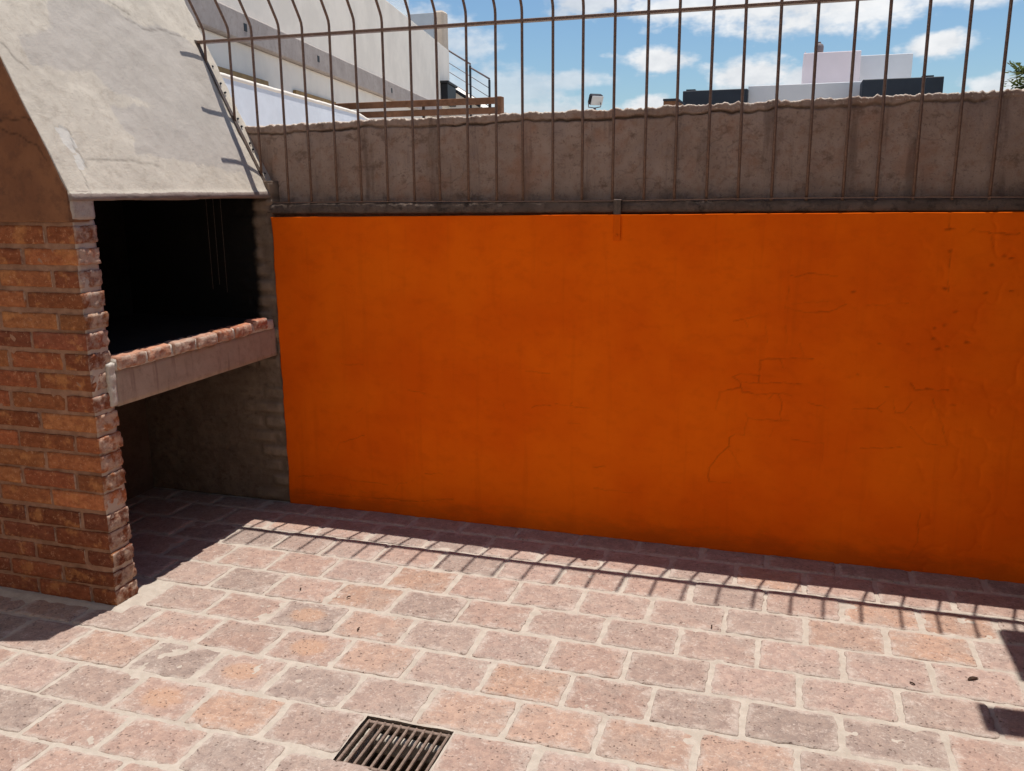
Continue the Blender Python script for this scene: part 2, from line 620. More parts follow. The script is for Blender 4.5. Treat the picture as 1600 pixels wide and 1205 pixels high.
def grey_extra(T, c, p):
    sep = T.n('SeparateXYZ')
    T.link(p, sep.inputs[0])
    # black mildew along the foot of the bare wall, creeping up in streaks
    st = T.noise(T.vm('MULTIPLY', p, (1.0, 1.0, 0.8)), 15.0, 5.0, 0.72)
    f = T.m('ADD', T.step(sep.outputs[2], 1.66, 1.48), T.m('MULTIPLY', T.m('SUBTRACT', st, 0.5), 2.2))
    c = T.mix(T.m('MULTIPLY', T.step(f, 0.62, 1.5), 0.7), c, (0.085, 0.062, 0.052))
    hue = T.noise(p, 3.4, 4.0, 0.65)
    c = T.mix(T.m('MULTIPLY', T.step(hue, 0.52, 0.66), 0.55), c, (0.33, 0.180, 0.122))
    c = T.mix(T.m('MULTIPLY', T.step(hue, 0.46, 0.34), 0.45), c, (0.30, 0.238, 0.215))
    gr = T.noise(p, 60.0, 3.0, 0.75)
    c = T.mix(T.m('MULTIPLY', T.step(gr, 0.56, 0.66), 0.3), c, (0.12, 0.08, 0.062))
    run = T.noise(T.vm('MULTIPLY', p, (1.0, 1.0, 0.10)), 13.0, 4.0, 0.65)
    c = T.mix(T.m('MULTIPLY', T.step(run, 0.53, 0.68), 0.5), c, (0.115, 0.08, 0.065))
    c = T.mix(T.m('MULTIPLY', T.step(T.noise(p, 100.0, 3.0, 0.7), 0.62, 0.72), 0.25), c, (0.46, 0.38, 0.32))
    # sunlit flecks of the broken top edge, painted pale
    top = T.attr('top')
    c = T.mix(T.m('MULTIPLY', T.step(T.m('ADD', top, T.m('MULTIPLY', T.m('SUBTRACT', T.noise(p, 75.0, 4.0, 0.7), 0.5), 2.0)), 0.82, 1.02), 0.85), c, (0.60, 0.53, 0.45))
    return c


MAT['grey_wall'] = m_plaster('bare_cement_wall', (0.315, 0.228, 0.182), (0.385, 0.290, 0.238), (0.28, 0.172, 0.122), (0.14, 0.090, 0.068), 6.0, 0.75, 1.0, True, grey_extra, 0.55)
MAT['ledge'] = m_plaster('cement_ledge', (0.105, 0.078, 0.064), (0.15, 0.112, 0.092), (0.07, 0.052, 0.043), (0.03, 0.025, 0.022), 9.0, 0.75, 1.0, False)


def hood_extra(T, c, p):
    grey, white = T.attr('grey'), T.attr('white')
    n = T.noise(p, 30.0, 6.0, 0.7)
    g = T.step(T.m('ADD', grey, T.m('MULTIPLY', T.m('SUBTRACT', n, 0.5), 0.9)), 0.34, 0.66)
    gc = T.mix(T.step(T.noise(p, 8.0, 5.0, 0.6), 0.35, 0.65), (0.385, 0.345, 0.308), (0.435, 0.393, 0.354))
    c = T.mix(T.m('MULTIPLY', g, 0.72), c, gc)
    c = T.mix(T.m('MULTIPLY', T.step(white, 0.4, 0.6), 0.6), c, (0.62, 0.60, 0.56))
    lip = T.attr('lip')
    f = T.m('ADD', lip, T.m('MULTIPLY', T.m('SUBTRACT', T.noise(p, 40.0, 5.0, 0.7), 0.5), 1.0))
    c = T.mix(T.m('MULTIPLY', T.step(f, 0.35, 0.7), 0.85), c, (0.22, 0.165, 0.145))
    return c


MAT['hood'] = m_plaster('hood_render', (0.50, 0.443, 0.37), (0.565, 0.503, 0.42), (0.44, 0.38, 0.308), (0.34, 0.29, 0.235), 6.5, 0.38, 0.55, True, hood_extra, 0.22)
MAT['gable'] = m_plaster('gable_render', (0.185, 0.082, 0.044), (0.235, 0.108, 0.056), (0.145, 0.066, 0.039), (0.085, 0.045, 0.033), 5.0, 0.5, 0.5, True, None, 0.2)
MAT['corbel'] = m_plaster('corbel_render', (0.40, 0.335, 0.285), (0.47, 0.40, 0.34), (0.36, 0.30, 0.25), (0.2, 0.15, 0.12), 9.0, 0.4, 0.8, False)


def beam_extra(T, c, p):
    st = T.noise(T.vm('MULTIPLY', p, (1.0, 1.0, 0.12)), 24.0, 5.0, 0.65)
    return T.mix(T.m('MULTIPLY', T.step(st, 0.53, 0.68), 0.5), c, (0.17, 0.105, 0.085))


MAT['beam'] = m_plaster('beam_concrete', (0.34, 0.262, 0.205), (0.39, 0.305, 0.242), (0.30, 0.230, 0.180), (0.19, 0.13, 0.10), 7.0, 0.35, 0.45, False, beam_extra)
MAT['patch'] = m_plaster('patch_mortar', (0.50, 0.45, 0.39), (0.60, 0.545, 0.475), (0.47, 0.42, 0.365), (0.3, 0.25, 0.2), 20.0, 0.3, 0.9, False)


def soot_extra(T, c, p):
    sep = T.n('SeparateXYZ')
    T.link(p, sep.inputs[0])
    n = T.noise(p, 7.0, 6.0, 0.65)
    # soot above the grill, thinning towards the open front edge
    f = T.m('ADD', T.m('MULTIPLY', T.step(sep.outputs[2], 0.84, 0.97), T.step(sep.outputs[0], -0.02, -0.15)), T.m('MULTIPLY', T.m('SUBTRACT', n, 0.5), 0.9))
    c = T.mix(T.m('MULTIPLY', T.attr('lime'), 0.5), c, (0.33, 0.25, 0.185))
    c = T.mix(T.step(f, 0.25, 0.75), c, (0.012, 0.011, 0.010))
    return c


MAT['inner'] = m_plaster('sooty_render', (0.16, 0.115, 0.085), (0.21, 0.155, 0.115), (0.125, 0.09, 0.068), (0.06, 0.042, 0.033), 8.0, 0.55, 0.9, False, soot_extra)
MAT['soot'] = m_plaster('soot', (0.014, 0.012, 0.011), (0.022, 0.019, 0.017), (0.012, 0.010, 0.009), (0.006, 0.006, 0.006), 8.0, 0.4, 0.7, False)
MAT['under'] = m_plaster('bare_render_under_grill', (0.11, 0.075, 0.055), (0.145, 0.098, 0.072), (0.09, 0.06, 0.045), (0.06, 0.04, 0.03), 7.0, 0.5, 0.8, False)
MAT['grille'] = m_metal('brown_grille_paint', (0.135, 0.080, 0.058), (0.19, 0.115, 0.083), 0.5, 90.0)
MAT['grille_dark'] = m_metal('dark_grille_steel', (0.07, 0.05, 0.04), (0.12, 0.085, 0.065), 0.6, 90.0)
MAT['orange_metal'] = m_flat('orange_painted_steel', (0.82, 0.125, 0.0024), 0.9, 0.04, 30.0, 0.08)
MAT['grate'] = m_metal('rusty_grate_iron', (0.15, 0.105, 0.082), (0.235, 0.165, 0.13), 0.65, 110.0)
MAT['steel'] = m_metal('bare_steel', (0.25, 0.24, 0.23), (0.4, 0.39, 0.38), 0.35, 80.0, 0.9)
MAT['pit'] = m_mortar('drain_pit_cement', (0.12, 0.085, 0.06), (0.20, 0.145, 0.105), (0.05, 0.03, 0.022))
MAT['pit_rim'] = m_mortar('drain_rim_cement', (0.36, 0.31, 0.26), (0.46, 0.41, 0.35), (0.2, 0.15, 0.12))
MAT['house_wall'] = m_flat('house_white_render', (0.85, 0.78, 0.69), 0.9, 0.05, 1.6)
MAT['house_band'] = m_plaster('house_cement_band', (0.36, 0.31, 0.285), (0.42, 0.365, 0.335), (0.32, 0.27, 0.245), (0.24, 0.2, 0.18), 4.0, 0.3, 0.4, False)
MAT['house_blue'] = m_flat('house_bluegrey_panel', (0.40, 0.44, 0.48), 0.6, 0.04)
MAT['house_beige'] = m_flat('house_beige_render', (0.60, 0.50, 0.40), 0.9, 0.06)
MAT['ochre'] = m_flat('ochre_window_frame', (0.36, 0.22, 0.085), 0.6, 0.1, 12.0)
MAT['black'] = m_flat('black_paint', (0.02, 0.021, 0.025), 0.5, 0.1)
MAT['navy'] = m_flat('slate_panel', (0.036, 0.044, 0.056), 0.6, 0.08, 2.0)
MAT['far_white'] = m_flat('far_white_render', (0.72, 0.72, 0.72), 0.9, 0.03, 1.0)
MAT['far_pink'] = m_flat('far_pink_render', (0.76, 0.65, 0.65), 0.9, 0.03, 1.0)
MAT['garden_wall'] = m_flat('garden_wall_limewash', (0.72, 0.75, 0.80), 0.9, 0.04, 5.0)
MAT['bounce_wall'] = m_flat('bounce_wall_render', (0.88, 0.79, 0.66), 0.9, 0.08, 2.0)  # pale, so the added walls throw warm light back
MAT['shade_wall'] = m_flat('shade_wall_render', (0.30, 0.17, 0.10), 0.9, 0.1, 3.0)  # dark, for the wall added to shade the right end
MAT['wood'] = m_plaster('stained_wood', (0.20, 0.095, 0.05), (0.27, 0.135, 0.075), (0.16, 0.075, 0.04), (0.08, 0.04, 0.025), 4.0, 0.3, 0.3, False)
MAT['ground'] = m_mortar('dusty_concrete_yard', (0.50, 0.45, 0.385), (0.58, 0.52, 0.445), (0.38, 0.33, 0.28), 20.0)
MAT['lamp_grey'] = m_flat('lamp_face', (0.55, 0.56, 0.56), 0.35, 0.04, 8.0, 0.5)
MAT['tank'] = m_flat('tank_grey', (0.22, 0.18, 0.18), 0.6, 0.1, 4.0)
MAT['leaf_dry'] = m_flat('dry_leaf', (0.05, 0.026, 0.016), 0.8, 0.2, 60.0)
MAT['bark'] = m_flat('tree_bark', (0.13, 0.09, 0.06), 0.9, 0.2, 12.0)
m, T = new_mat('pane_glass')
T.out((0.03, 0.035, 0.04), 0.08, spec=0.6)
MAT['pane'] = m
m, T = new_mat('balustrade_glass')
T.out((0.86, 0.93, 0.95), 0.02, spec=0.5, trans=0.9)
MAT['glass'] = m
m, T = new_mat('tree_leaf')
p = geo_pos(T)
c = T.mix(T.step(T.noise(p, 4.0, 3.0), 0.35, 0.65), (0.07, 0.115, 0.025), (0.17, 0.19, 0.05))
T.out(c, 0.6, spec=0.3)
MAT['leaf'] = m

# ================================================================== GROUND AND PATIO FLOOR
gme = mesh_np('ground', np.array([(-400, -400, -0.36), (400, -400, -0.36), (400, 400, -0.36), (-400, 400, -0.36)], float), np.array([[0, 1, 2, 3]]))
tag(link('ground', gme, None, MAT['ground']), kind='structure', label='dusty concrete ground beyond the patio')

FX0, FX1, FY0, FY1 = -1.3, 4.3, -3.0, 0.06
GX0, GX1, GY0, GY1 = 1.222, 1.502, -1.797, -1.569          # drain opening
res = 0.011
nx, ny = int((FX1 - FX0) / res), int((FY1 - FY0) / res)
xs = np.linspace(FX0, FX1, nx + 1)
ys = np.linspace(FY0, FY1, ny + 1)
# snap grid lines to the drain opening
for arr, vals in ((xs, (GX0, GX1)), (ys, (GY0, GY1))):
    for v in vals:
        arr[np.argmin(np.abs(arr - v))] = v
X, Y = np.meshgrid(xs, ys, indexing='ij')
Z = -0.0026 + 0.0040 * fbm(X, Y, 0, 24.0, 4, 3) + 0.0014 * fbm(X, Y, 0, 5.0, 3, 9)
# cement ramp where the pier meets the paving
ramp = np.clip(1 - np.maximum(np.abs(X + 0.40) - 0.42, np.abs(Y + 1.13) - 0.10) / 0.05, 0, 1)
Z += 0.012 * ramp ** 2
idx = np.arange(X.size).reshape(X.shape)
q = np.stack([idx[:-1, :-1], idx[1:, :-1], idx[1:, 1:], idx[:-1, 1:]], -1)
cx = 0.5 * (X[:-1, :-1] + X[1:, 1:])
cy = 0.5 * (Y[:-1, :-1] + Y[1:, 1:])
keep = ~((cx > GX0) & (cx < GX1) & (cy > GY0) & (cy < GY1))
fme = mesh_np('patio_floor', np.stack([X, Y, Z], -1).reshape(-1, 3), q[keep])
floor = tag(link('patio_floor', fme, None, MAT['floor_mortar']), kind='structure', label='patio floor of pinkish clay bricks in pale mortar')

ROWS = [0, -0.143, -0.347, -0.549, -0.754, -0.959, -1.161, -1.362, -1.567, -1.769, -1.955, -2.157, -2.36, -2.56, -2.765]
JX = {0: [0.715, 0.973, 1.239, 1.527, 1.80, 2.076, 2.347, 2.63, 2.913],
      1: [0.335, 0.598, 0.88, 1.152, 1.412, 1.679, 1.959, 2.23, 2.497, 2.765, 3.039],
      2: [0.228, 0.472, 0.727, 1.006, 1.28, 1.541, 1.807, 2.071, 2.352, 2.628, 2.897, 3.158],
      3: [0.082, 0.331, 0.596, 0.877, 1.145, 1.408, 1.672, 1.936, 2.215, 2.495, 2.767, 3.044],
      4: [0.202, 0.46, 0.726, 0.993, 1.259, 1.525, 1.8, 2.071, 2.336, 2.613, 2.884],
      5: [0.053, 0.321, 0.589, 0.859, 1.126, 1.394, 1.66, 1.921, 2.198, 2.472, 2.764, 3.029],
      6: [0.165, 0.442, 0.712, 0.974, 1.234, 1.498, 1.767, 2.034, 2.31, 2.587, 2.873],
      7: [0.022, 0.316, 0.582, 0.84, 1.116, 1.372, 1.645, 1.916, 2.191, 2.464],
      8: [-0.102, 0.158, 0.427, 0.693, 0.962, 1.228, 1.496, 1.767],
      9: [0.01, 0.281, 0.545, 0.819, 1.08],
      10: [0.414, 0.678], 11: [0.27, 0.545], 12: [0.41, 0.68], 13: [0.28, 0.55]}
PAL = [(0.395, 0.280, 0.232), (0.37, 0.276, 0.234), (0.405, 0.285, 0.236), (0.345, 0.264, 0.226), (0.39, 0.287, 0.245),
       (0.41, 0.285, 0.226), (0.325, 0.254, 0.220), (0.40, 0.296, 0.250), (0.37, 0.258, 0.212)]
OR = (0.41, 0.272, 0.205)


def floor_brick_mesh(x0, x1, y0, y1, seed, spot=None):
    rs = np.random.RandomState(seed)
    w, h = (x1 - x0) / 2, (y1 - y0) / 2
    r = 0.004 + 0.012 * rs.rand() ** 2
    pts = []
    nseg = 9
    # rounded rectangle outline
    per = []
    for (sx, sy, a0) in ((1, 1, 0), (-1, 1, 90), (-1, -1, 180), (1, -1, 270)):
        for k in range(3):
            a = math.radians(a0 + 45 * k)
            per.append((sx * (w - r) + r * math.cos(a), sy * (h - r) + r * math.sin(a)))
    out = []
    for i in range(len(per)):
        a, b = np.array(per[i]), np.array(per[(i + 1) % len(per)])
        L = np.linalg.norm(b - a)
        n = max(1, int(L / 0.016))
        for k in range(n):
            out.append(a + (b - a) * k / n)
    out = np.array(out)
    ph = rs.rand() * 50
    nrm = out / np.maximum(np.abs(out / np.array([w, h])).max(1, keepdims=True), 1e-6)
    wob = fbm(out[:, 0] + ph, out[:, 1] + ph, 0, 42.0, 4, seed % 97) * 0.0070
    ln = np.linalg.norm(out, axis=1, keepdims=True)
    out = out + out / ln * wob[:, None]
    n = len(out)
    tz = rs.uniform(-0.001, 0.0025)
    tilt = rs.uniform(-0.006, 0.006, 2)
    rings = [(0.0, -0.030, 0.0), (0.0, -0.0045, 0.0), (0.003, -0.0006, 0.05), (0.016, 0.0003, 0.5), (0.042, 0.0004, 1.0)]
    V, E = [], []
    for ins, z, e in rings:
        f = np.maximum(0.05, 1 - ins / np.abs(np.array([w, h])))[None, :]
        o = out * f
        zz = z + fbm(o[:, 0] + ph, o[:, 1], 0, 30.0, 2, seed % 31) * 0.0012
        V.append(np.column_stack([o, zz]))
        E.append(np.full(n, e))
    V.append(np.array([[0, 0, 0.0004]]))
    E.append(np.array([1.0]))
    V = np.concatenate(V)
    V[:, 2] += tz + V[:, 0] * tilt[0] + V[:, 1] * tilt[1]
    E = np.concatenate(E)
    F = []
    for k in range(len(rings) - 1):
        for i in range(n):
            j = (i + 1) % n
            F.append((k * n + i, k * n + j, (k + 1) * n + j, (k + 1) * n + i))
    b = (len(rings) - 1) * n
    c = len(V) - 1
    for i in range(n):
        F.append((b + i, b + (i + 1) % n, c))
    sp = np.zeros(len(V))
    if spot is not None:
        sp[:] = 1.0
    return mesh_np('paving_brick', V, F, True, {'edge': E, 'spot': sp})


nb = 0
SPOTS = [(0.83, -1.27), (0.70, -1.46), (0.55, -1.66), (0.85, -1.06)]
ORANGE = [(0.86, -0.86), (1.53, -1.26), (2.76, -0.45), (3.02, -0.45), (2.95, -0.65), (2.49, -0.25), (1.0, -0.65), (0.85, -1.65)]
for k in range(14):
    yt, yb = ROWS[k], ROWS[k + 1]
    js = list(JX[k])
    while js[0] > FX0 + 0.3:
        js.insert(0, js[0] - 0.27 + random.uniform(-0.006, 0.006))
    while js[-1] < FX1 - 0.3:
        js.append(js[-1] + 0.27 + random.uniform(-0.006, 0.006))
    for a, b in zip(js[:-1], js[1:]):
        jw = 0.0085
        x0, x1 = a + jw + random.uniform(-0.003, 0.003), b - jw + random.uniform(-0.003, 0.003)
        y0, y1 = yb + 0.0080 + random.uniform(-0.0025, 0.0025), yt - 0.0080 + random.uniform(-0.0025, 0.0025)
        if k == 0:
            y1 = yt - 0.004
        ym = 0.5 * (y0 + y1)
        # leave the pier's footprint and the drain free
        if ym > -1.21 and ym < -1.05 and x1 < 0.05:
            continue
        if x1 < -0.84 and ym > -1.21:
            continue
        if k == 8:
            if x0 < GX1 and x1 > GX0:
                if x0 > GX0 - 0.04 and x1 < GX1 + 0.04:
                    continue
                if x0 < GX0:
                    x1 = min(x1, GX0 - 0.008)
                else:
                    x0 = max(x0, GX1 + 0.006)
                if x1 - x0 < 0.03:
                    continue
        if k == 9 and x0 < GX1 and x1 > GX0:
            y1 = min(y1, GY0 - 0.006)
        xm = 0.5 * (x0 + x1)
        spot = any(abs(xm - sx) < 0.13 and abs(ym - sy) < 0.1 for sx, sy in SPOTS)
        org = any(abs(xm - sx) < 0.13 and abs(ym - sy) < 0.1 for sx, sy in ORANGE)
        me = floor_brick_mesh(x0, x1, y0, y1, 100 + nb, spot or None)
        o = link('paving_brick', me, floor, MAT['floor_brick'])
        o.location = (xm, ym, 0.0)
        o.rotation_euler.z = random.uniform(-0.008, 0.008)
        c = OR if org else PAL[random.randrange(len(PAL))]
        f = random.uniform(0.82, 0.95)
        o.color = (c[0] * f, c[1] * f * 0.985, c[2] * f * 0.985, 1)
        nb += 1
print('floor bricks', nb)

# ------------------------------------------------------------------ drain
dr = thing('drain_grate', (0.5 * (GX0 + GX1), 0.5 * (GY0 + GY1), -0.3), label='rusty iron drain grate set in the brick floor', cat='drain grate')


def dpart(name, me, mat, par=None):
    o = link(name, me, None, mat)
    set_parent_keep(o, par or dr)
    return o


pv = []
zt, zb = -0.012, -0.30
for z in (zt, zb):
    for x, y in ((GX0, GY0), (GX1, GY0), (GX1, GY1), (GX0, GY1)):
        pv.append((x, y, z))
nn = 14
pitP = []
dpart('pit', mesh_np('pit', np.array(pv, float), np.array([[0, 1, 5, 4], [1, 2, 6, 5], [2, 3, 7, 6], [3, 0, 4, 7], [4, 5, 6, 7]]), False), MAT['pit'])
dpart('rim', rough_box('rim', GX0 + 0.016, GX0 + 0.036, GY0 + 0.003, GY1 - 0.004, -0.075, -0.024, 0.008, 0.004, 0.004, 60.0, 5), MAT['pit_rim'])
dpart('rim', rough_box('rim', GX0 + 0.036, GX1 - 0.004, GY1 - 0.055, GY1 - 0.028, -0.085, -0.034, 0.008, 0.004, 0.004, 60.0, 6), MAT['pit_rim'])
dpart('silt', rough_box('silt', GX0 + 0.03, GX0 + 0.11, GY0 + 0.005, GY0 + 0.17, -0.30, -0.12, 0.012, 0.02, 0.02, 30.0, 8), MAT['pit'])
gz0, gz1 = -0.016, -0.004
dpart('frame', bevel_box('frame', GX0 + 0.010, GX1 - 0.004, GY1 - 0.024, GY1 - 0.012, gz0 - 0.008, gz1 - 0.001, 0.002), MAT['grate'])
dpart('frame', bevel_box('frame', GX0 + 0.010, GX1 - 0.004, GY0 + 0.004, GY0 + 0.016, gz0 - 0.008, gz1 - 0.001, 0.002), MAT['grate'])
barme = bevel_box('bar', -0.0042, 0.0042, GY0 + 0.004, GY1 - 0.012, gz0, gz1, 0.0022)
for i in range(11):
    x = GX0 + 0.014 + (GX1 - GX0 - 0.024) * i / 10
    o = dpart('bar', barme, MAT['grate'])
    o.matrix_parent_inverse = Matrix.Translation(-Vector(dr.location))
    o.location = (x, 0, 0.0015)

# ================================================================== BOUNDARY WALL
bw = thing('boundary_wall', (1.9, 0.1, 0), label='orange painted patio wall with a bare cement top', cat='wall')


def wpart(name, me, mat):
    o = link(name, me, None, mat)
    set_parent_keep(o, bw)
    return o


CR = [[(2.085,0.313),(2.089,0.377),(2.145,0.452),(2.170,0.475),(2.168,0.510),(2.187,0.532),(2.232,0.533),(2.236,0.632)],
[(2.105,0.629),(2.114,0.705),(2.203,0.731),(2.202,0.758),(2.169,0.779),(2.200,0.795),(2.276,0.793)],
[(2.277,0.762),(2.270,0.861),(2.347,0.865),(2.367,0.833)],[(2.347,0.865),(2.480,0.874)],[(2.208,0.758),(2.451,0.766)],
[(2.209,0.731),(2.210,0.711),(2.405,0.717)],[(2.355,0.713),(2.369,0.681),(2.374,0.607)],[(2.237,0.604),(2.411,0.603)],
[(2.344,0.571),(2.330,0.532)],[(2.319,0.691),(2.337,0.712)],[(2.381,1.206),(2.458,1.214),(2.553,1.210)],[(2.359,1.073),(2.372,1.162)],
[(2.359,1.073),(2.432,1.062),(2.527,1.066),(2.596,1.093)],[(2.383,1.086),(2.466,1.101),(2.525,1.100)],[(2.650,0.676),(2.738,0.682),(2.765,0.713)],
[(2.738,0.682),(2.757,0.667)],[(2.793,0.722),(2.809,0.665),(2.843,0.673),(2.863,0.713)],[(2.851,0.789),(2.865,0.758),(2.921,0.765),(2.988,0.762)],
[(2.760,0.771),(2.778,0.766)],[(2.468,0.685),(2.554,0.667)],[(2.422,0.526),(2.540,0.516)],[(2.164,0.468),(2.220,0.382)],[(2.665,1.099),(2.818,1.104)],
[(2.085,0.310),(2.184,0.311)],[(2.866,0.610),(2.928,0.550),(3.009,0.543)],[(2.941,0.731),(2.985,0.619),(3.008,0.550)],[(2.931,1.447),(2.939,1.389)],
[(2.947,1.307),(2.958,1.152)],[(3.006,1.384),(3.174,1.379)],[(3.081,1.379),(3.090,1.332)],[(2.901,0.050),(2.931,0.122),(2.931,0.258)],
[(2.263,1.044),(2.158,1.014)],[(2.370,0.996),(2.377,0.932)],[(2.290,0.993),(2.296,0.928)],[(2.428,0.934),(2.443,0.883)],[(2.208,1.022),(2.222,0.997)],
[(2.686,0.504),(2.849,0.530)],[(2.540,0.512),(2.551,0.439)],[(0.332,0.737),(0.452,0.741)],[(1.265,0.751),(1.377,0.747)],[(1.291,0.589),(1.384,0.602)],
[(1.403,0.610),(1.564,0.601)],[(1.468,0.601),(1.481,0.624)],[(0.292,0.307),(0.309,0.337),(0.365,0.361),(0.442,0.391)],
[(0.060,0.140),(0.237,0.171),(0.361,0.153),(0.560,0.150)],[(0.596,0.110),(0.612,0.155),(0.665,0.167)],[(0.353,0.152),(0.359,0.109)],
[(1.157,0.600),(1.164,0.567)],[(1.574,0.330),(1.632,0.332)],[(1.462,0.529),(1.514,0.526)],[(0.682,0.631),(0.768,0.622)],[(0.403,0.501),(0.441,0.525)],
[(0.755,0.223),(0.843,0.226)],[(1.588,0.228),(1.761,0.225)],[(0.054,0.056),(0.294,0.065),(0.692,0.076),(0.897,0.104)]]
STRONG = {0, 1, 2, 5, 6, 7, 14, 17, 28}
CH = [(2.618,1.148),(2.829,0.950),(2.920,1.017),(2.918,0.975),(2.922,0.769),(2.987,0.762),(2.941,1.392),(2.949,1.309),(3.014,1.391),(3.076,1.382),(3.134,1.296),(3.163,1.284),(3.099,1.262),(2.945,1.165),(2.981,1.080),(2.957,1.025),(2.971,0.945),(2.937,0.930),(3.041,0.961),(3.085,1.153),(2.727,0.950),(3.175,1.164),(2.657,0.819),(3.010,0.710)]

OX0, OX1 = 0.006, 4.25
nx, nz = 830, 290
gx = np.linspace(OX0, OX1, nx)
X, S = np.meshgrid(gx, np.linspace(0, 1, nz), indexing='ij')
topz = 1.432 + 0.0075 * X + 0.0025 * fbm(X, 0 * X, 0, 4.0, 3, 5)
Z = -0.02 + S * (topz + 0.02)
# ragged left edge of the paint where it meets the barbecue
edge_w = np.exp(-(X - OX0) / 0.02)
X = X + edge_w * 0.005 * fbm(0 * X, 0 * X, Z, 14.0, 3, 41)
crack = np.zeros(X.shape)
wx = X + 0.010 * fbm(X, Z, 0, 22, 3, 12)
wz = Z + 0.010 * fbm(X, Z, 0, 22, 3, 77)
for i, line in enumerate(CR):
    xsn = [p_[0] for p_ in line]
    zsn = [p_[1] for p_ in line]
    sel = (X > min(xsn) - .03) & (X < max(xsn) + .03) & (Z > min(zsn) - .03) & (Z < max(zsn) + .03)
    d = seg_dist(wx[sel], wz[sel], line)
    wdt, amp = (0.0042, 0.85) if i in STRONG else (0.0036, 0.62)
    crack[sel] = np.maximum(crack[sel], amp * np.clip(1 - d / wdt, 0, 1))
crack *= 0.40 + 0.60 * np.clip(fbm(X, Z, 0, 18.0, 2, 3) * 2 + 0.6, 0, 1)
chip = np.zeros(X.shape)
for i, (px, pz) in enumerate(CH):
    a, b = random.uniform(0.006, 0.016), random.uniform(0.003, 0.008)
    d = np.hypot((wx - px) / a, (wz - pz) / b) + 0.5 * fbm(X, Z, 0, 90, 2, i)
    chip = np.maximum(chip, np.clip(1.25 - d, 0, 1) * random.uniform(0.55, 1.0))
# patched, uneven render at the right-hand end
patchy = np.clip((X - 2.72) / 0.25, 0, 1)
ridge = np.abs(fbm(X, Z * 0.8, 0, 7.0, 4, 60))
D = 0.006 * fbm(X, Z, 0, 1.6, 3, 21) + 0.0016 * fbm(X, Z * 1.7, 0, 13.0, 3, 22) \
    + patchy * (0.0030 * fbm(X, Z, 0, 9.0, 4, 23) - 0.003 * np.clip(0.09 - ridge, 0, 1) / 0.09)
# faint brick courses telegraphing through the render
cz = (Z / 0.0757) % 1.0
D += -0.0006 * np.clip(1 - np.abs(cz - 0.5) / 0.12, 0, 1) * np.clip(fbm(X, Z, 0, 3.0, 2, 55) * 2, 0, 1)
D -= 0.0035 * crack + 0.004 * chip
D *= np.clip((S) / 0.004, 0.3, 1)
Pf = np.stack([X, -0.004 - D, Z], -1)
wpart('painted_face', slab_grid('painted_face', Pf, (0, 0.082, 0), {'crack': crack, 'chip': chip}), MAT['orange'])

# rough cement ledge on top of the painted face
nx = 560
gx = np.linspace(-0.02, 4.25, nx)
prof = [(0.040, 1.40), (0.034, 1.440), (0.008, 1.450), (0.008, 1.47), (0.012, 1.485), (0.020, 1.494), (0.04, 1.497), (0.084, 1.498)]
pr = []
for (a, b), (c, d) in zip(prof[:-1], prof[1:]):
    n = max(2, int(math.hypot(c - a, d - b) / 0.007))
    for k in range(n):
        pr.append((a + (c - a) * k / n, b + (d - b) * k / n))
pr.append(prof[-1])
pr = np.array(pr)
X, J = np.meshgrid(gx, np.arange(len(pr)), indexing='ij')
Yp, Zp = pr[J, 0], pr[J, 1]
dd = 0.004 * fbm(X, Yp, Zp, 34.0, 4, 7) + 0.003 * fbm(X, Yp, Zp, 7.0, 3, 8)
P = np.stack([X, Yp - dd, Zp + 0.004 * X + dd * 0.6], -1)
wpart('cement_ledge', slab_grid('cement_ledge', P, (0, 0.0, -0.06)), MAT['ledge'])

# bare upper wall, set back
nx, nz = 900, 140
gx = np.linspace(-0.34, 4.25, nx)
X, S = np.meshgrid(gx, np.linspace(0, 1, nz), indexing='ij')
topz = 1.858 + 0.0125 * (X + 0.1) + 0.006 * fbm(X, 0 * X, 0, 5.0, 3, 71) + 0.009 * fbm(X, 0 * X, 0, 60.0, 4, 72) - 0.006 * np.clip(X - 2.8, 0, 1)
Z = 1.46 + S * (topz - 1.46)
fromtop = topz - Z
cz = np.interp(X, [-0.1, 0.57, 1.18, 1.738, 2.25, 2.72, 3.09, 4.3], [1.818, 1.835, 1.834, 1.844, 1.853, 1.861, 1.868, 1.875]) \
    + 0.009 * fbm(X, 0 * X, 0, 6.0, 2, 91) + 0.006 * fbm(X, 0 * X, 0, 28.0, 2, 92)
dcr = np.abs(Z - cz)
crack = np.clip(1 - dcr / (0.0072 + 0.004 * fbm(X, 0 * X, 0, 9.0, 2, 93)), 0, 1) * np.clip(0.85 + 0.8 * fbm(X, 0 * X, 0, 3.1, 2, 95), 0.5, 1)
crack[X > 3.0] *= np.clip(1 - np.abs(X[X > 3.0] - 3.02) / 0.03, 0.0, 1)
fine = np.abs(fbm(X, Z, 0, 6.0, 3, 97))
fc = np.clip(1 - fine / 0.022, 0, 1) * np.clip(0.3 + fbm(X, Z, 0, 2.5, 2, 98) * 3, 0, 1) * 0.5
D = 0.004 * fbm(X, Z, 0, 3.0, 3, 31) + 0.0022 * fbm(X, Z, 0, 24.0, 4, 32)
D += 0.005 * np.clip((Z - cz) / 0.004, 0, 1)                                # the capping layer sits a little proud
D -= 0.014 * crack + 0.003 * fc
D -= 0.006 * np.clip(1 - fromtop / 0.006, 0, 1) ** 2                       # worn arris
top = np.clip(1 - fromtop / 0.030, 0, 1)  # mask for the painted sunlit flecks
top = np.maximum(top, np.clip(1 - np.abs(fromtop - 0.018) / 0.016, 0, 1) * np.clip((X - 1.5) / 0.6, 0, 0.8))
P = np.stack([X, 0.085 - D, Z], -1)
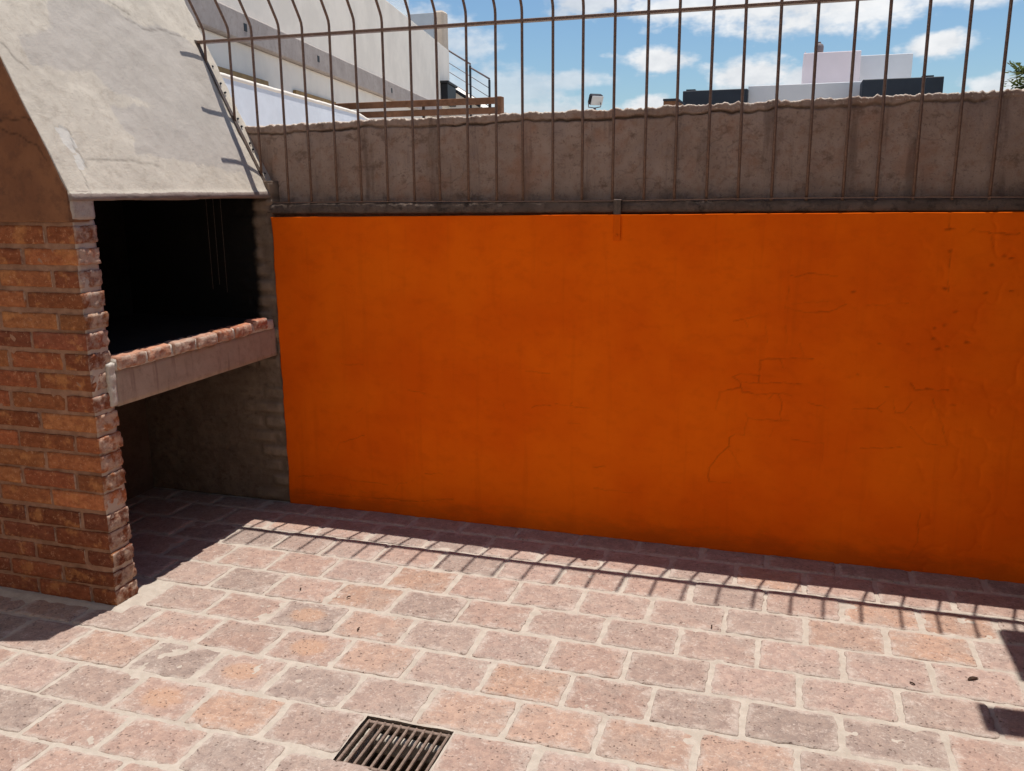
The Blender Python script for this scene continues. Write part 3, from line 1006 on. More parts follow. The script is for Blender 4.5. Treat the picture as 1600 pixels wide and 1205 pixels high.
me = slab_grid('upper_wall', P, (0, 0.16, 0), {'crack': np.maximum(crack, fc * 0.75), 'top': top})
wpart('upper_wall', me, MAT['grey_wall'])

# ================================================================== GRILLE FENCE
YF = 0.020
ZR = 2.238
fe = thing('grille_fence', (1.9, YF, 1.5), label='brown steel bar grille fence along the wall top, bars bent inward', cat='fence')


def fpart(name, me, mat, par=None):
    o = link(name, me, None, mat)
    set_parent_keep(o, par or fe)
    return o


def bar_pts(z0):
    pts = [(0, 0, z0), (0, 0, 0.5 * (z0 + 2.2)), (0, 0, 2.225), (0, 0, 2.268)]
    cxp = [(0.0, 2.268), (-0.004, 2.288), (-0.015, 2.306), (-0.029, 2.324)]
    pts += [(0, a, b) for a, b in cxp[1:]]
    pts += [(0, -0.029 - 0.62 * l, 2.324 + 0.785 * l) for l in (0.05, 0.14)]
    return pts


full = tube_mesh('bar', bar_pts(1.500), 0.0062, 8)
for i in range(34):
    x = -0.300 + 0.12934 * i
    if x < -0.0122:
        zf = 1.549 + 2.0374 * (-0.0122 - x) - 0.004
        me = tube_mesh('bar', bar_pts(zf), 0.0062, 8)
    else:
        me = full
    o = fpart('bar', me, MAT['grille'])
    o.location = (x + random.uniform(-0.002, 0.002), YF, 0)
    o.rotation_euler = (0, random.uniform(-0.003, 0.003), 0)
fpart('rail', bevel_box('rail', -0.352, 4.02, YF - 0.006, YF + 0.030, ZR - 0.007, ZR + 0.005, 0.002), MAT['grille'])
rr = [(x, YF - 0.009 + 0.001 * math.sin(x * 5), 1.4975 + 0.004 * x + 0.0025 * math.sin(x * 3.1)) for x in np.linspace(0.02, 4.02, 41)]
fpart('rail', tube_mesh('rail', rr, 0.0036, 4), MAT['grille'])
# sloping flat strip screwed to the hood
A = Vector((-0.352, YF, 2.243))
B = Vector((-0.004, YF, 1.534))
dv = (B - A).normalized()
nv = Vector((-dv.z, 0, dv.x))
if nv.x < 0:
    nv = -nv
V, F = [], []
for p_ in (A, B):
    for a, b in ((-0.011, 0.010), (0.011, 0.010), (0.011, 0.014), (-0.011, 0.014)):
        V.append(p_ + Vector((0, a, 0)) + nv * (b - 0.008))
strip = mesh_np('end_strip', np.array([tuple(v) for v in V]), [(0, 1, 5, 4), (1, 2, 6, 5), (2, 3, 7, 6), (3, 0, 4, 7), (3, 2, 1, 0), (4, 5, 6, 7)], False)
so = fpart('end_strip', fix_normals(strip), MAT['grille_dark'])
for t in (0.16, 0.27, 0.33, 0.5, 0.55, 0.66, 0.70, 0.86, 0.94):
    c = A.lerp(B, t) + Vector((0, 0.034, 0))
    m4 = tube_mesh('screw', [c - nv * 0.004, c + nv * 0.007], 0.005, 6)
    o = link('screw', m4, so, MAT['black'])
    o.matrix_parent_inverse = Matrix()
bx0, bx1 = 1.652, 1.683
bo = fpart('bracket', bevel_box('bracket', bx0, bx1, -0.0125, -0.0085, 1.446, 1.507, 0.001), MAT['grille_dark'])
lo = fpart('bracket', bevel_box('bracket', bx0, bx1, -0.0125, -0.0085, 1.338, 1.4458, 0.001), MAT['orange_metal'])
lo['label'] = 'lower half of the bracket painted orange with the wall'
link('bolt', tube_mesh('bolt', [(1.668, -0.0125, 1.36), (1.668, -0.0165, 1.36)], 0.006, 8), lo, MAT['orange_metal'])
fpart('bracket', bevel_box('bracket', bx0, bx1, -0.0085, 0.03, 1.5035, 1.5075, 0.001), MAT['grille'])

# ================================================================== BARBECUE
bb = thing('brick_barbecue', (-0.4, -0.6, 0), label='brick barbecue with sloping rendered hood and black firebox', cat='barbecue')


def bpart(name, me, mat, par=None):
    o = link(name, me, None, mat)
    if par is None:
        set_parent_keep(o, bb)
    else:
        o.parent = par
        o.matrix_parent_inverse = Matrix.Translation(-Vector((0, 0, 0)))
    return o


# side pier: mortar core with bricks
core = bpart('pier', rough_box('pier', -0.86, -0.021, -1.2030, -1.097, 0.0, 1.462, 0.016, 0.006, 0.007, 22.0, 3,
                               lambda V, N: 0.004 * fbm(V[:, 0], V[:, 1], V[:, 2], 60.0, 2, 8)), MAT['pier_mortar'])
BC = [(0.46, 0.160, 0.070), (0.50, 0.185, 0.080), (0.40, 0.130, 0.062), (0.36, 0.120, 0.066), (0.51, 0.205, 0.085), (0.44, 0.145, 0.065), (0.48, 0.170, 0.072)]
CHH = 0.0762
ncrs = 19
for k in range(ncrs):
    z0 = 0.006 + k * CHH + random.uniform(-0.003, 0.003)
    z1 = z0 + 0.0605 + random.uniform(-0.004, 0.004)
    first = 0.115 if k % 2 == 0 else 0.24
    first += random.uniform(-0.012, 0.012)
    xe = -0.014 + random.uniform(-0.003, 0.003) + 0.002 * math.sin(k)
    x1 = xe
    ln = first
    j = 0
    while x1 > -0.84:
        x0 = max(x1 - ln, -0.855)
        if x1 - x0 > 0.03:
            yb = -1.095 + random.uniform(-0.005, 0.004) if j == 0 else -1.12
            yf = -1.2095 + random.uniform(-0.003, 0.003)
            sd_ = k * 31 + j
            me = rough_box('brick', x0, x1, yf, yb, z0 + random.uniform(-0.002, 0.002), z1 + random.uniform(-0.002, 0.002), 0.0105, 0.0035, 0.0026, 40.0, sd_,
                           (lambda V, N, s=sd_: np.where(N[:, 0] > 0.5, 0.0075 * fbm(V[:, 0], V[:, 1], V[:, 2], 75.0, 3, s), 0.0)) if j == 0 else None)
            o = bpart('brick', me, MAT['pier_brick'], core)
            c = random.choice(BC)
            if k < 5:
                c = random.choice(BC[2:4] + BC[5:6])
                c = tuple(0.85 * v for v in c)
            f = random.choice((random.uniform(0.50, 0.66), random.uniform(0.66, 0.86), random.uniform(0.7, 0.92)))
            o.color = (c[0] * f, c[1] * f, c[2] * f, 1)
        x1 = x0 - 0.012 - random.uniform(0, 0.006)
        ln = 0.24 + random.uniform(-0.015, 0.012)
        j += 1

# plaster block between the top course and the eave
bpart('corbel', rough_box('corbel', -0.20, -0.013, -1.2085, -1.099, 1.458, 1.562, 0.012, 0.008, 0.004, 26.0, 15), MAT['corbel'])

# hood: rendered slope
SL = 2.0374


def hood_x(z):
    return -0.0122 - (z - 1.549) / SL


prof = [(-0.10, 1.523), (-0.012, 1.523), (-0.005, 1.527), (-0.004, 1.537), (-0.007, 1.546), (hood_x(1.560), 1.560)]
pr = []
for (a, b), (c, d) in zip(prof[:-1], prof[1:]):
    n = max(2, int(math.hypot(c - a, d - b) / 0.007))
    for k in range(n):
        pr.append((a + (c - a) * k / n, b + (d - b) * k / n))
for z in np.arange(1.560, 2.96, 0.0085):
    curve = 0.05 * max(0, z - 2.25) ** 2
    pr.append((hood_x(z) + curve, z))
pr = np.array(pr)
tg = np.gradient(pr, axis=0)
nr = np.column_stack([tg[:, 1], -tg[:, 0]])
nr /= np.linalg.norm(nr, axis=1, keepdims=True)
ysn = np.linspace(-1.2105, 0.098, 200)
J, Yh = np.meshgrid(np.arange(len(pr)), ysn, indexing='ij')
Xh, Zh = pr[J, 0], pr[J, 1]
Yh = Yh + np.where(Yh < -1.0, 0.0, 0.010) * np.exp(-np.minimum(Yh + 1.213, 0.098 - Yh) / 0.012) * fbm(Zh, 0 * Zh, 0, 22.0, 3, 4)
dd = 0.006 * fbm(Yh, Zh, 0, 3.2, 3, 41) + 0.0022 * fbm(Yh, Zh, 0, 22.0, 4, 42)
GREY = [(-0.732,2.427),(-0.839,2.263),(-0.890,2.161),(-1.083,2.085),(-1.098,1.995),(-1.029,1.993),(-0.775,2.001),(-0.757,1.955),(-0.653,1.928),(-0.511,1.890),(-0.775,1.881),(-0.784,1.820),(-0.737,1.762),(-0.774,1.687),(-0.611,1.679),(-0.337,1.655),(-0.049,1.623),(0.018,2.211),(-0.101,2.264),(-0.353,2.264),(-0.557,2.317),(-0.476,2.486)]
wy = Yh + 0.02 * fbm(Yh, Zh, 0, 14, 3, 5)
wz = Zh + 0.02 * fbm(Yh, Zh, 0, 14, 3, 6)
gi = in_poly(wy, wz, GREY).astype(float)
gd = seg_dist(wy, wz, GREY + GREY[:1])
grey = np.where(gi > 0.5, 0.5 + np.minimum(gd / 0.05, 0.5), 0.5 - np.minimum(gd / 0.05, 0.5))
W1 = [(-1.120,1.775),(-1.065,1.783),(-1.053,1.712),(-1.087,1.692),(-1.111,1.714)]
W2 = [(-1.093,1.683),(-1.056,1.694),(-1.062,1.640),(-1.110,1.627),(-1.105,1.665)]
white = (in_poly(wy, wz, W1) | in_poly(wy, wz, W2)).astype(float)
hcr = np.zeros(Yh.shape)
for i, ln_ in enumerate([[(-1.047,1.676),(-0.925,1.668),(-0.817,1.676),(-0.674,1.648)], [(-1.111,1.625),(-1.107,1.588),(-1.121,1.54)],
                         [(-1.062,1.640),(-1.056,1.694),(-1.071,1.706),(-1.059,1.778),(-1.120,1.775)], [(-1.180,2.049),(-1.150,2.000),(-1.122,1.971)],
                         [(-0.426,2.269),(-0.307,2.245),(-0.044,2.250)], [(-0.482,2.321),(-0.387,2.297)], [(-1.0, 1.53), (-0.8, 1.532), (-0.55, 1.528), (-0.45, 1.54)]]):
    d = seg_dist(wy, wz, ln_)
    hcr = np.maximum(hcr, np.clip(1 - d / (0.0060 if i != 6 else 0.007), 0, 1) * 0.55)
lip = np.clip((1.555 - Zh) / 0.012, 0, 1)
dd -= 0.0016 * hcr + 0.0005 * white
P = np.stack([Xh + nr[J, 0] * dd, Yh, Zh + nr[J, 1] * dd], -1)
me = slab_grid('hood', P, (-0.075, 0, 0.0), {'grey': grey, 'white': white, 'crack': hcr, 'lip': lip}, flip=True)
bpart('hood', fix_normals(me), MAT['hood'])

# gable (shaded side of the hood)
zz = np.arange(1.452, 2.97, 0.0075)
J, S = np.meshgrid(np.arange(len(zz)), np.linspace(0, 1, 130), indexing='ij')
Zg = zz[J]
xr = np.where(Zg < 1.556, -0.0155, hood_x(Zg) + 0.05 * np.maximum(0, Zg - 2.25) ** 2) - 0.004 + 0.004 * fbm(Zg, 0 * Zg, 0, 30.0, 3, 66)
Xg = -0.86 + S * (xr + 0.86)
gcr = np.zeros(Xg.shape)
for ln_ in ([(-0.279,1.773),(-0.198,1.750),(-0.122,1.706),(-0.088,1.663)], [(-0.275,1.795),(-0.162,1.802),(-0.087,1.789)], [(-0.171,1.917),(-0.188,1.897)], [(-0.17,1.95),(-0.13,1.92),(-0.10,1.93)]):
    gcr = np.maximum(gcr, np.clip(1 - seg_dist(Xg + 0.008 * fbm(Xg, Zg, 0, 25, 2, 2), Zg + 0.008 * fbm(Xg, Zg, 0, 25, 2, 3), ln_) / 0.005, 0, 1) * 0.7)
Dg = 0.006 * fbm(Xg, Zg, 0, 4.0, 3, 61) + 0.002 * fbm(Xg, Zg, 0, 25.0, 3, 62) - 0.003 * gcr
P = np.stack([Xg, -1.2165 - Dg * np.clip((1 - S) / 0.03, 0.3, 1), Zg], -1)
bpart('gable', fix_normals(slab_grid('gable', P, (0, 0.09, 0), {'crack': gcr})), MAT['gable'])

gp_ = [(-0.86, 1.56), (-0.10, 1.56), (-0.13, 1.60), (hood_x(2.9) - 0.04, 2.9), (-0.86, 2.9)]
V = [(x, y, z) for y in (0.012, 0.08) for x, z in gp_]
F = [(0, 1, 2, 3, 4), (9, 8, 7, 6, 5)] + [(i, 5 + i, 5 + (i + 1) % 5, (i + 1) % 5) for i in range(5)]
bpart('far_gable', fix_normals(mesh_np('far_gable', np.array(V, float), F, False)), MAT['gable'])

# firebox and store underneath
bpart('back_wall', bevel_box('back_wall', -0.93, -0.86, -1.2, 0.02, 0.0, 2.95, 0.0), MAT['gable'])
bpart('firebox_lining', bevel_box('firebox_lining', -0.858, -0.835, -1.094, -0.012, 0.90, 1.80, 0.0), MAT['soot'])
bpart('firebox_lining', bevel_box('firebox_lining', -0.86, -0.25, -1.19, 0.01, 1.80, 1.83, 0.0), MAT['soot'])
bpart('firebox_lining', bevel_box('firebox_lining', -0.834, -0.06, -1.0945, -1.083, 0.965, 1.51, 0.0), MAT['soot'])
bpart('store_lining', bevel_box('store_lining', -0.858, -0.82, -1.094, -0.012, 0.002, 0.768, 0.0), MAT['under'])
# far side: the boundary wall itself, bricks showing through thin render
nx, nz = 150, 270
X, Zs = np.meshgrid(np.linspace(-0.86, 0.004, nx), np.linspace(0.0, 1.60, nz), indexing='ij')
row = np.floor(Zs / CHH)
bxp = ((X + 0.13 * (row % 2) + 0.02 * np.sin(row * 7)) / 0.26) % 1.0
bzp = (Zs / CHH) % 1.0
br = np.clip(np.minimum(np.minimum(bxp, 1 - bxp) * 0.26, np.minimum(bzp, 1 - bzp) * CHH) / 0.012 - 0.7, 0, 1)
fade = np.clip((X + 0.28) / 0.20, 0.05, 1) * np.clip(0.6 + 1.6 * fbm(X, Zs, 0, 9.0, 3, 17), 0.1, 1)
Dn = 0.012 * br * fade + 0.005 * fbm(X, Zs, 0, 18.0, 4, 18) + 0.006 * fbm(X, Zs, 0, 4.0, 2, 19)
Dn -= 0.02 * np.clip(1 - (0.004 - X) / 0.02, 0, 1) * np.clip(0.4 + fbm(X, Zs, 0, 20, 2, 20), 0, 1)
P = np.stack([X, 0.006 - Dn, Zs], -1)
bpart('far_wall', slab_grid('far_wall', P, (0, 0.076, 0), {'lime': br * fade}), MAT['inner'])

# grill beam and shelf
bm_ = bpart('beam', rough_box('beam', -0.11, -0.0105, -1.093, 0.003, 0.765, 0.906, 0.02, 0.003, 0.0015, 20.0, 33), MAT['beam'])
bpart('beam_end', rough_box('beam_end', -0.10, -0.005, -1.130, -1.0935, 0.772, 0.935, 0.009, 0.006, 0.004, 40.0, 35), MAT['patch'])
sh = bpart('shelf', bevel_box('shelf', -0.835, -0.067, -1.094, -0.012, 0.907, 0.944, 0.0), MAT['soot'])
yb = -1.092
SB = [0.165, 0.152, 0.148, 0.150, 0.125, 0.150, 0.125]
cols = [(0.46, 0.24, 0.16), (0.50, 0.24, 0.15), (0.44, 0.28, 0.21), (0.44, 0.25, 0.18), (0.40, 0.17, 0.10), (0.43, 0.18, 0.11), (0.42, 0.17, 0.11)]
shelf_m = bpart('shelf_mortar', rough_box('shelf_mortar', -0.066, -0.004, -1.092, -0.02, 0.900, 0.948, 0.016, 0.008, 0.005, 30.0, 36), MAT['patch'])
for i, L in enumerate(SB):
    lift = 0.008 if i == 6 else 0.0
    me = rough_box('brick', -0.062, 0.006 + random.uniform(-0.003, 0.003), yb + 0.006, yb + L - 0.006, 0.903 + lift, 0.9545 + lift, 0.011, 0.012, 0.006, 38.0, 300 + i,
                   lambda V, N, s=300 + i: np.where(N[:, 0] > 0.4, 0.006 * fbm(V[:, 0], V[:, 1], V[:, 2], 50.0, 3, s), 0.0))
    o = bpart('brick', me, MAT['pier_brick'], shelf_m)
    o.color = (*cols[i], 1)
    yb += L
# rods hanging inside the firebox to raise the grill
for (x, y, z0, z1) in ((-0.20, -0.10, 1.08, 1.46), (-0.215, -0.135, 1.12, 1.40), (-0.235, -0.16, 1.10, 1.42)):
    bpart('grill_rod', tube_mesh('grill_rod', [(x, y, z0), (x, y, z1), (x, y, 1.80)], 0.0012, 6), MAT['grille_dark'])
bpart('hood_cap', bevel_box('hood_cap', -0.93, -0.66, -1.2, 0.08, 2.955, 3.02, 0.01), MAT['hood'])
bpart('chimney', rough_box('chimney', -1.15, -0.70, -0.95, -0.35, 2.90, 3.9, 0.05, 0.01, 0.006, 8.0, 40), MAT['hood'])

# ================================================================== SIDE BUILDING (unseen: rafters known by their shadow, wall added to darken that end)
sb = thing('rafters_and_shade_wall', (4.3, -1.6, -0.36), label='rafters past the right end of the patio, on an unseen wall added to shade it', cat='building')
for nm, mt, a in (('rafter', 'wood', (3.106, 4.2, -0.655, -0.525, 2.52, 2.64)), ('rafter', 'wood', (3.268, 4.2, -0.33, 0.01, 2.52, 2.60)),
                  ('rafter', 'wood', (3.30, 4.2, -1.75, -1.62, 2.52, 2.64)), ('wall', 'shade_wall', (3.52, 5.0, -3.2, -0.03, -0.36, 2.519)),
                  ('roof', 'shade_wall', (3.50, 5.1, -3.3, 0.1, 2.641, 2.76))):
    o = link(nm, bevel_box(nm, *a, 0.004), None, MAT[mt])
    set_parent_keep(o, sb)

# ================================================================== ADDED HOUSE WALLS (unseen behind the camera, for warm bounce and less sky light)
ph = thing('added_house_walls', (2.0, -5.6, -0.36), label='unseen house walls added behind the viewer to shape the light', cat='house')
for nm, mt, a in (('wall', 'bounce_wall', (-2.4, 6.2, -5.1, -4.8, -0.36, 5.4)), ('wall', 'bounce_wall', (-1.5, -1.25, -4.799, 0.3, -0.36, 3.2)),
                  ('eave', 'wood', (-2.5, 6.3, -5.1, -4.6, 5.401, 5.52)),
                  ('door', 'wood', (3.4, 4.2, -4.799, -4.76, 0.0, 2.05)), ('window', 'pane', (-0.9, 0.0, -4.799, -4.77, 0.9, 2.05))):
    o = link(nm, bevel_box(nm, *a, 0.004), None, MAT[mt])
    set_parent_keep(o, ph)

# ================================================================== LITTER
def litter(x, y, L, w, rot, label, group=None):
    n = 7
    V, F = [], []
    for i in range(n):
        t = i / (n - 1)
        ww = w * math.sin(math.pi * min(max(t, 0.06), 0.94)) ** 0.7
        zc = 0.003 + 0.0015 * math.sin(t * 3.0) + random.uniform(-0.0008, 0.0008)
        cy_ = 0.05 * L * math.sin(t * 4)
        V += [((t - 0.5) * L, cy_ - ww, zc + 0.003), ((t - 0.5) * L, cy_, zc), ((t - 0.5) * L, cy_ + ww, zc + 0.003)]
    for i in range(n - 1):
        for k in (0, 1):
            F.append((i * 3 + k, i * 3 + 3 + k, i * 3 + 4 + k, i * 3 + 1 + k))
    me = mesh_np('dry_leaf', np.array(V), F, True)
    o = link('dry_leaf', me, None, MAT['leaf_dry'])
    o.location = (x, y, 0.001)
    o.rotation_euler.z = rot
    md = o.modifiers.new('thickness', 'SOLIDIFY')
    md.thickness = 0.0012
    tag(o, label, 'leaf', group)


litter(3.005, -0.838, 0.038, 0.007, 0.6, 'largest dark dry leaf, near the square shadow at right', 'dry leaves on the paving')
for x, y, lb in [(0.801, -0.887, 'small dark twig on the sunlit paving, right of the leftmost twig'), (0.583, -0.875, 'leftmost small dark twig on the sunlit paving'),
                 (0.955, -1.105, 'small dark leaf bit on the paving above the drain grate'), (2.174, -0.725, 'small dark twig on the paving below the cracked part of the orange wall'),
                 (2.816, -0.922, 'small dark leaf bit just left of the largest dry leaf')]:
    litter(x, y, random.uniform(0.014, 0.026), random.uniform(0.0012, 0.0026), random.uniform(0, 3.1), lb, 'dry leaves on the paving')

# ================================================================== NEIGHBOUR HOUSE (left)
P0 = Vector((-3.7928, 9.6124, 0))
hd = Vector((0.18062, -0.98355, 0))     # along the wall, towards the patio
hn = Vector((0.98355, 0.18062, 0))      # out of the wall
HM = Matrix(((hd.x, hn.x, 0, P0.x), (hd.y, hn.y, 0, P0.y), (0, 0, 1, 0), (0, 0, 0, 1)))
nh = thing('neighbour_house', (P0.x, P0.y, -0.36), label='white rendered house behind the left end of the wall', cat='house')


def hbox(name, mat, s0, s1, o0, o1, z0, z1, b=0.01, par=None):
    me = bevel_box(name, s0, s1, o0, o1, z0, z1, b, HM)
    o = link(name, me, None, mat)
    if par is None:
        set_parent_keep(o, nh)
    else:
        o.parent = par
        o.matrix_parent_inverse = Matrix()
    fix_normals(me)
    return o


hbox('lower_wall', MAT['house_wall'], -5.05, 8.6, -6.0, -0.02, -0.36, 2.955)
hbox('upper_wall', MAT['house_wall'], -5.05, 8.6, -0.35, -0.005, 3.21, 4.43)
hbox('upper_wall', MAT['house_wall'], -5.05, 8.6, -6.0, -5.7, 3.21, 4.43)
hbox('roof_slab', MAT['house_wall'], -5.0, 8.6, -5.68, -0.36, 3.22, 3.4)
band = hbox('floor_band', MAT['house_band'], -3.9, 8.6, -6.0, 0.05, 2.956, 3.212, 0.012)
for s in (5.66, 3.57, 0.13):
    hbox('weep_hole', MAT['black'], s - 0.035, s + 0.035, 0.03, 0.0535, 3.05, 3.12, 0.0, band)
for s0, s1 in ((5.09, 6.5), (2.88, 4.30)):
    w = hbox('window', MAT['ochre'], s0, s1, -0.019, 0.02, 1.55, 2.66, 0.004)
    hbox('pane', MAT['pane'], s0 + 0.06, s1 - 0.06, 0.0, 0.023, 1.61, 2.60, 0.0, w)
hbox('meter_box', MAT['black'], -4.98, -4.05, 0.0, 0.14, 3.28, 3.66, 0.01)
hbox('meter_box', MAT['black'], -5.03, -4.0, -0.004, 0.17, 3.661, 3.71, 0.01)
o = link('stair_tower', bevel_box('stair_tower', -6.5, -5.285, 15.2, 15.6, -0.36, 5.33, 0.01), None, MAT['house_blue'])
set_parent_keep(o, nh)
o = link('stair_tower', bevel_box('stair_tower', -5.284, -5.06, 15.17, 15.49, -0.36, 5.36, 0.04), None, MAT['house_beige'])
set_parent_keep(o, nh)
for s0, s1 in ((-2.3, 0.2), (0.26, 2.6)):
    gp = hbox('glass_panel', MAT['glass'], s0, s1, -0.22, -0.20, 4.44, 5.3, 0.0)

# outside stair with steel railing
st = thing('stair_railing', (-4.6, 15.5, 3.0), label='dark steel stair railing beside the white house', cat='railing')


def spart(name, me, mat):
    o = link(name, me, None, mat)
    set_parent_keep(o, st)
    return o


yR = 15.5
spart('handrail', tube_mesh('handrail', [(-5.2, yR, 4.65), (-4.56, yR, 4.262)], 0.022, 6), MAT['tank'])
spart('handrail', tube_mesh('handrail', [(-4.56, yR, 4.19), (-4.12, yR, 3.935)], 0.022, 6), MAT['tank'])
spart('post', bevel_box('post', -4.59, -4.555, yR - 0.03, yR + 0.03, 3.0, 4.24, 0.003), MAT['navy'])
spart('post', bevel_box('post', -4.145, -4.11, yR - 0.03, yR + 0.03, 2.9, 3.92, 0.003), MAT['navy'])
for dz in (0.23, 0.42, 0.62):
    spart('cable', tube_mesh('cable', [(-5.2, yR, 4.62 - dz), (-4.57, yR, 4.24 - dz), (-4.13, yR, 3.97 - dz)], 0.008, 5), MAT['tank'])
stv = [(-5.3, 3.95), (-4.2, 3.28), (-4.0, 3.28), (-4.0, -0.36), (-5.3, -0.36)]
V = [(x, y, z) for y in (15.52, 16.6) for x, z in stv]
F = [(0, 1, 2, 3, 4), (9, 8, 7, 6, 5)] + [(i, 5 + i, 5 + (i + 1) % 5, (i + 1) % 5) for i in range(5)]
spart('stringer', fix_normals(mesh_np('stringer', np.array(V, float), F, False)), MAT['house_wall'])
spart('stringer_edge', tube_mesh('stringer_edge', [(-5.2, 15.49, 3.88), (-4.35, 15.49, 3.37)], 0.045, 4), MAT['black'])

# white garden wall running back from the boundary wall
gw = [(0.27, 2.25), (1.0, 2.25), (2.5, 2.25), (3.82, 2.25), (4.15, 2.215), (4.4, 2.205), (4.65, 2.225), (4.9, 2.225), (5.15, 2.19), (5.35, 2.12), (5.4, -0.36), (0.27, -0.36)]
dirg = Vector((-0.177, 1.0, 0))
V = []
for off in (0.0, -0.16):
    for t, z in gw:
        yy = t
        xx = -0.988 + (t - 1.13) * -0.177
        V.append((xx + (off if off else (2.25 - z) * 0.10), yy, z))
n = len(gw)
F = [tuple(range(n)), tuple(range(2 * n - 1, n - 1, -1))] + [(i, n + i, n + (i + 1) % n, (i + 1) % n) for i in range(n)]
gwo = thing('garden_wall', (-1.2, 2.5, -0.36), label='bluish white garden wall behind the hood, its top dropping away to the right', cat='wall')
o = link('wall_face', fix_normals(mesh_np('wall_face', np.array(V, float), F, False)), None, MAT['garden_wall'])
set_parent_keep(o, gwo)
# rounded cement capping
cp = []
for t in np.linspace(0.27, 5.3, 120):
    z = np.interp(t, [a for a, b in gw[:10]], [b for a, b in gw[:10]])
    cp.append((-0.988 + (t - 1.13) * -0.177 - 0.012, t, z - 0.008 + random.uniform(-0.0015, 0.0015)))
o = link('capping', tube_mesh('capping', cp, [0.02 for _ in cp], 7), None, MAT['house_wall'])
o.scale = (1, 1, 1)
set_parent_keep(o, gwo)

# slatted wooden screen
sc = thing('slatted_bench', (-1.4, 4.98, -0.36), label='brown wooden slatted bench back above the wall', cat='bench')


def slat(name, x0, x1, z0, z1, y0=4.955, y1=4.985, mat='wood'):
    o = link(name, bevel_box(name, x0, x1, y0, y1, z0, z1, 0.004), None, MAT[mat])
    set_parent_keep(o, sc)


slat('slat', -2.35, -0.49, 2.388, 2.452)
slat('slat', -2.35, -0.50, 2.296, 2.357)
slat('slat', -2.35, -0.50, 2.205, 2.268)
for x in (-2.25, -1.30, -0.58):
    slat('upright', x - 0.012, x + 0.012, -0.36, 2.43, 4.986, 5.02, 'grille_dark')
slat('end_post', -0.499, -0.445, -0.36, 2.458, 4.9555, 5.05)
slat('seat', -2.35, -0.5, 1.92, 1.97, 5.06, 5.50)

# flood light on a pole
fl = thing('flood_light', (0.28, 6.0, -0.36), label='small flood light on a pole behind the wall', cat='lamp')
RM = Matrix.Translation((0.295, 6.0, 2.488)) @ Matrix.Rotation(math.radians(42), 4, 'Z') @ Matrix.Rotation(math.radians(24), 4, 'X')


def lpart(name, me, mat):
    o = link(name, me, None, mat)
    set_parent_keep(o, fl)


lpart('lamp_head', bevel_box('lamp_head', -0.075, 0.075, -0.015, 0.05, -0.055, 0.055, 0.012, RM), MAT['black'])
lpart('lamp_face', bevel_box('lamp_face', -0.07, 0.07, -0.027, -0.0155, -0.05, 0.05, 0.004, RM), MAT['lamp_grey'])
lpart('yoke', tube_mesh('yoke', [(0.215, 5.98, 2.47), (0.215, 5.98, 2.415), (0.28, 6.0, 2.405), (0.345, 6.0, 2.415), (0.345, 6.0, 2.46)], 0.006, 6), MAT['tank'])
lpart('pole', tube_mesh('pole', [(0.28, 6.0, -0.36), (0.28, 6.0, 2.405)], 0.014, 8), MAT['tank'])

# ================================================================== FAR HOUSE (right)
fh = thing('flat_roofed_house', (2.5, 15, -0.36), label='flat roofed house with pink block and slate panels beyond the wall', cat='house')


def fbox(name, mat, *a, b=0.01):
    o = link(name, bevel_box(name, *a, b), None, MAT[mat])
    set_parent_keep(o, fh)
    return o


fbox('parapet', 'far_white', 1.481, 3.62, 14.2, 20.0, -0.36, 3.43)
fbox('slate_panel', 'navy', 0.28, 1.48, 14.0, 14.4, 2.2, 3.365)
fbox('front_wall', 'far_white', 0.30, 1.48, 14.41, 20.0, -0.36, 3.30)
fbox('slate_panel', 'navy', 3.45, 4.75, 13.5, 14.1, 2.2, 3.385)
fbox('front_wall', 'far_white', 3.63, 4.72, 14.11, 16.9, -0.36, 3.30)
fbox('pink_block', 'far_pink', 2.45, 3.545, 16.0, 18.5, 3.431, 4.21)
fbox('white_block', 'far_white', 3.555, 4.61, 17.0, 19.5, 3.0, 4.24)
fbox('coping', 'navy', 0.33, 0.50, 14.1, 14.3, 3.366, 3.40, b=0.0)
fbox('coping', 'navy', 4.42, 4.60, 13.6, 13.9, 3.386, 3.42, b=0.0)
fbox('vent', 'far_pink', 2.47, 2.49, 16.05, 16.07, 4.211, 4.24, b=0.0)
wt = thing('water_tank', (2.74, 16.2, 4.21), label='small round water tank on the pink block', cat='water tank')
rings = []
for z, r in ((4.211, 0.075), (4.25, 0.092), (4.34, 0.095), (4.385, 0.08), (4.405, 0.045), (4.42, 0.03)):
    rings.append((2.74, 16.2, z, r))
o = link('tank_body', tube_mesh('tank_body', [r_[:3] for r_ in rings], [r_[3] for r_ in rings], 14), None, MAT['tank'])
set_parent_keep(o, wt)
o = link('tank_lid', tube_mesh('tank_lid', [(2.74, 16.2, 4.42), (2.74, 16.2, 4.437)], 0.035, 12), None, MAT['tank'])
set_parent_keep(o, wt)
sh_ = thing('shed', (0.32, 12.2, -0.36), label='low brown shed corner left of the slate panel', cat='shed')
for nm, mt, a in (('shed_wall', 'wood', (0.19, 0.44, 12.0, 13.2, -0.36, 3.005)), ('shed_roof', 'navy', (0.185, 0.448, 11.98, 13.22, 3.006, 3.045))):
    o = link(nm, bevel_box(nm, *a, 0.005), None, MAT[mt])
    set_parent_keep(o, sh_)

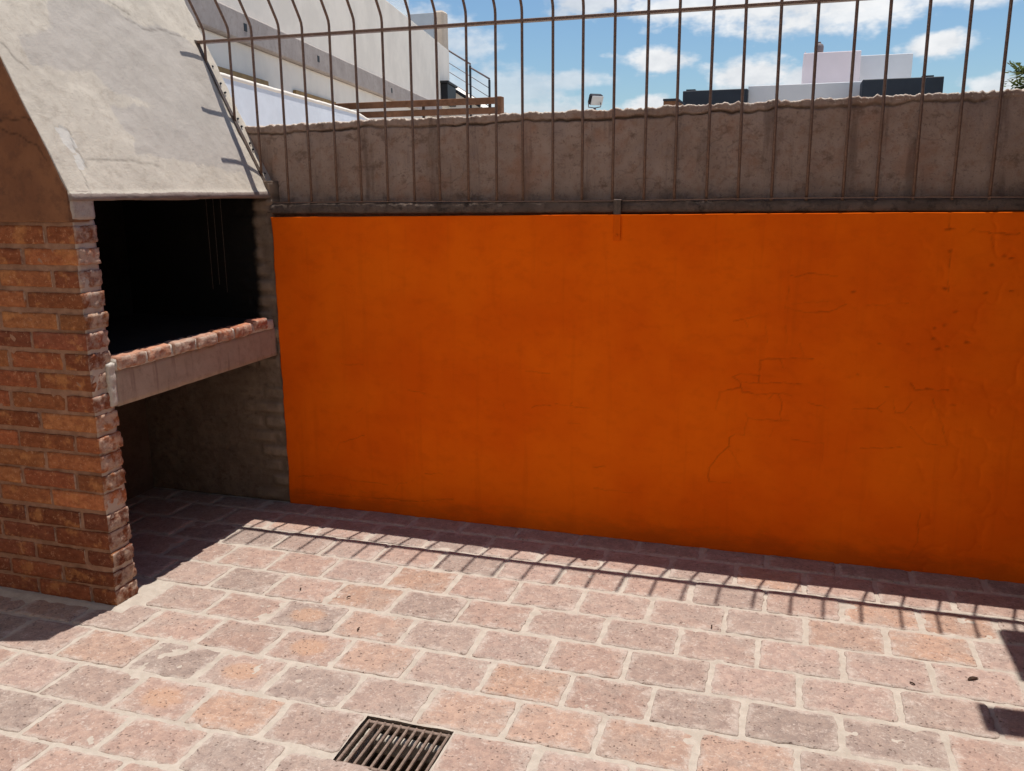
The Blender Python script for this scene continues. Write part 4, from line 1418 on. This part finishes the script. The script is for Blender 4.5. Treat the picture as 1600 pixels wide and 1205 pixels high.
# ================================================================== TREE (right edge)
tr = thing('feathery_tree', (6.42, 12.2, -0.36), label='feathery green tree at the right edge', cat='tree')
base = Vector((6.42, 12.2, -0.36))
trunk_pts = [base, base + Vector((0.03, 0, 1.2)), base + Vector((-0.05, 0.04, 2.2)), base + Vector((0.0, 0, 2.9)), base + Vector((0.06, 0, 3.4))]
o = link('trunk', tube_mesh('trunk', trunk_pts, [0.13, 0.11, 0.09, 0.055, 0.02], 9), None, MAT['bark'])
set_parent_keep(o, tr)
V, F = [], []
LV, LF = [], []
for b in range(60):
    an = random.uniform(0, 2 * math.pi)
    t = random.uniform(0.5, 1.0)
    org = base + Vector((0, 0, 1.5 + 1.95 * t))
    L = random.uniform(0.8, 1.5) * (1.15 - 0.45 * t)
    d = Vector((math.cos(an), math.sin(an), random.uniform(0.0, 0.55)))
    pts = []
    for k in range(9):
        s = k / 8
        pts.append(org + d * (L * s) + Vector((0, 0, -0.35 * L * s * s)) + Vector((random.uniform(-1, 1), random.uniform(-1, 1), random.uniform(-1, 1))) * 0.03)
    tm = tube_mesh('tmp', pts, [0.022 * (1 - 0.1 * k) for k in range(9)], 4)
    off = len(V)
    V += [tuple(v.co) for v in tm.vertices]
    F += [tuple(i + off for i in p_.vertices) for p_ in tm.polygons]
    bpy.data.meshes.remove(tm)
    for k in range(2, 9):
        for tw in range(8):
            td = Vector((random.uniform(-1, 1), random.uniform(-1, 1), random.uniform(-0.35, 0.5))).normalized()
            tl = random.uniform(0.12, 0.30)
            side = td.cross(Vector((0, 0, 1))).normalized()
            for q_ in range(7):
                c = pts[k] + td * (tl * (q_ + 1) / 7) + Vector((0, 0, -0.06 * (q_ / 7) ** 2))
                for sg in (-1, 1):
                    a = c
                    e = c + (side * sg * 0.075 + td * 0.04 + Vector((0, 0, random.uniform(-0.02, 0.02))))
                    wv = td * 0.026
                    o_ = len(LV)
                    LV += [tuple(a), tuple((a + e) / 2 + wv), tuple(e), tuple((a + e) / 2 - wv)]
                    LF.append((o_, o_ + 1, o_ + 2, o_ + 3))
o = link('limbs', mesh_np('limbs', np.array(V), F, False), None, MAT['bark'])
set_parent_keep(o, tr)
o = link('crown', mesh_np('crown', np.array(LV), np.array(LF), False), None, MAT['leaf'])
o['kind'] = 'stuff'
set_parent_keep(o, tr)
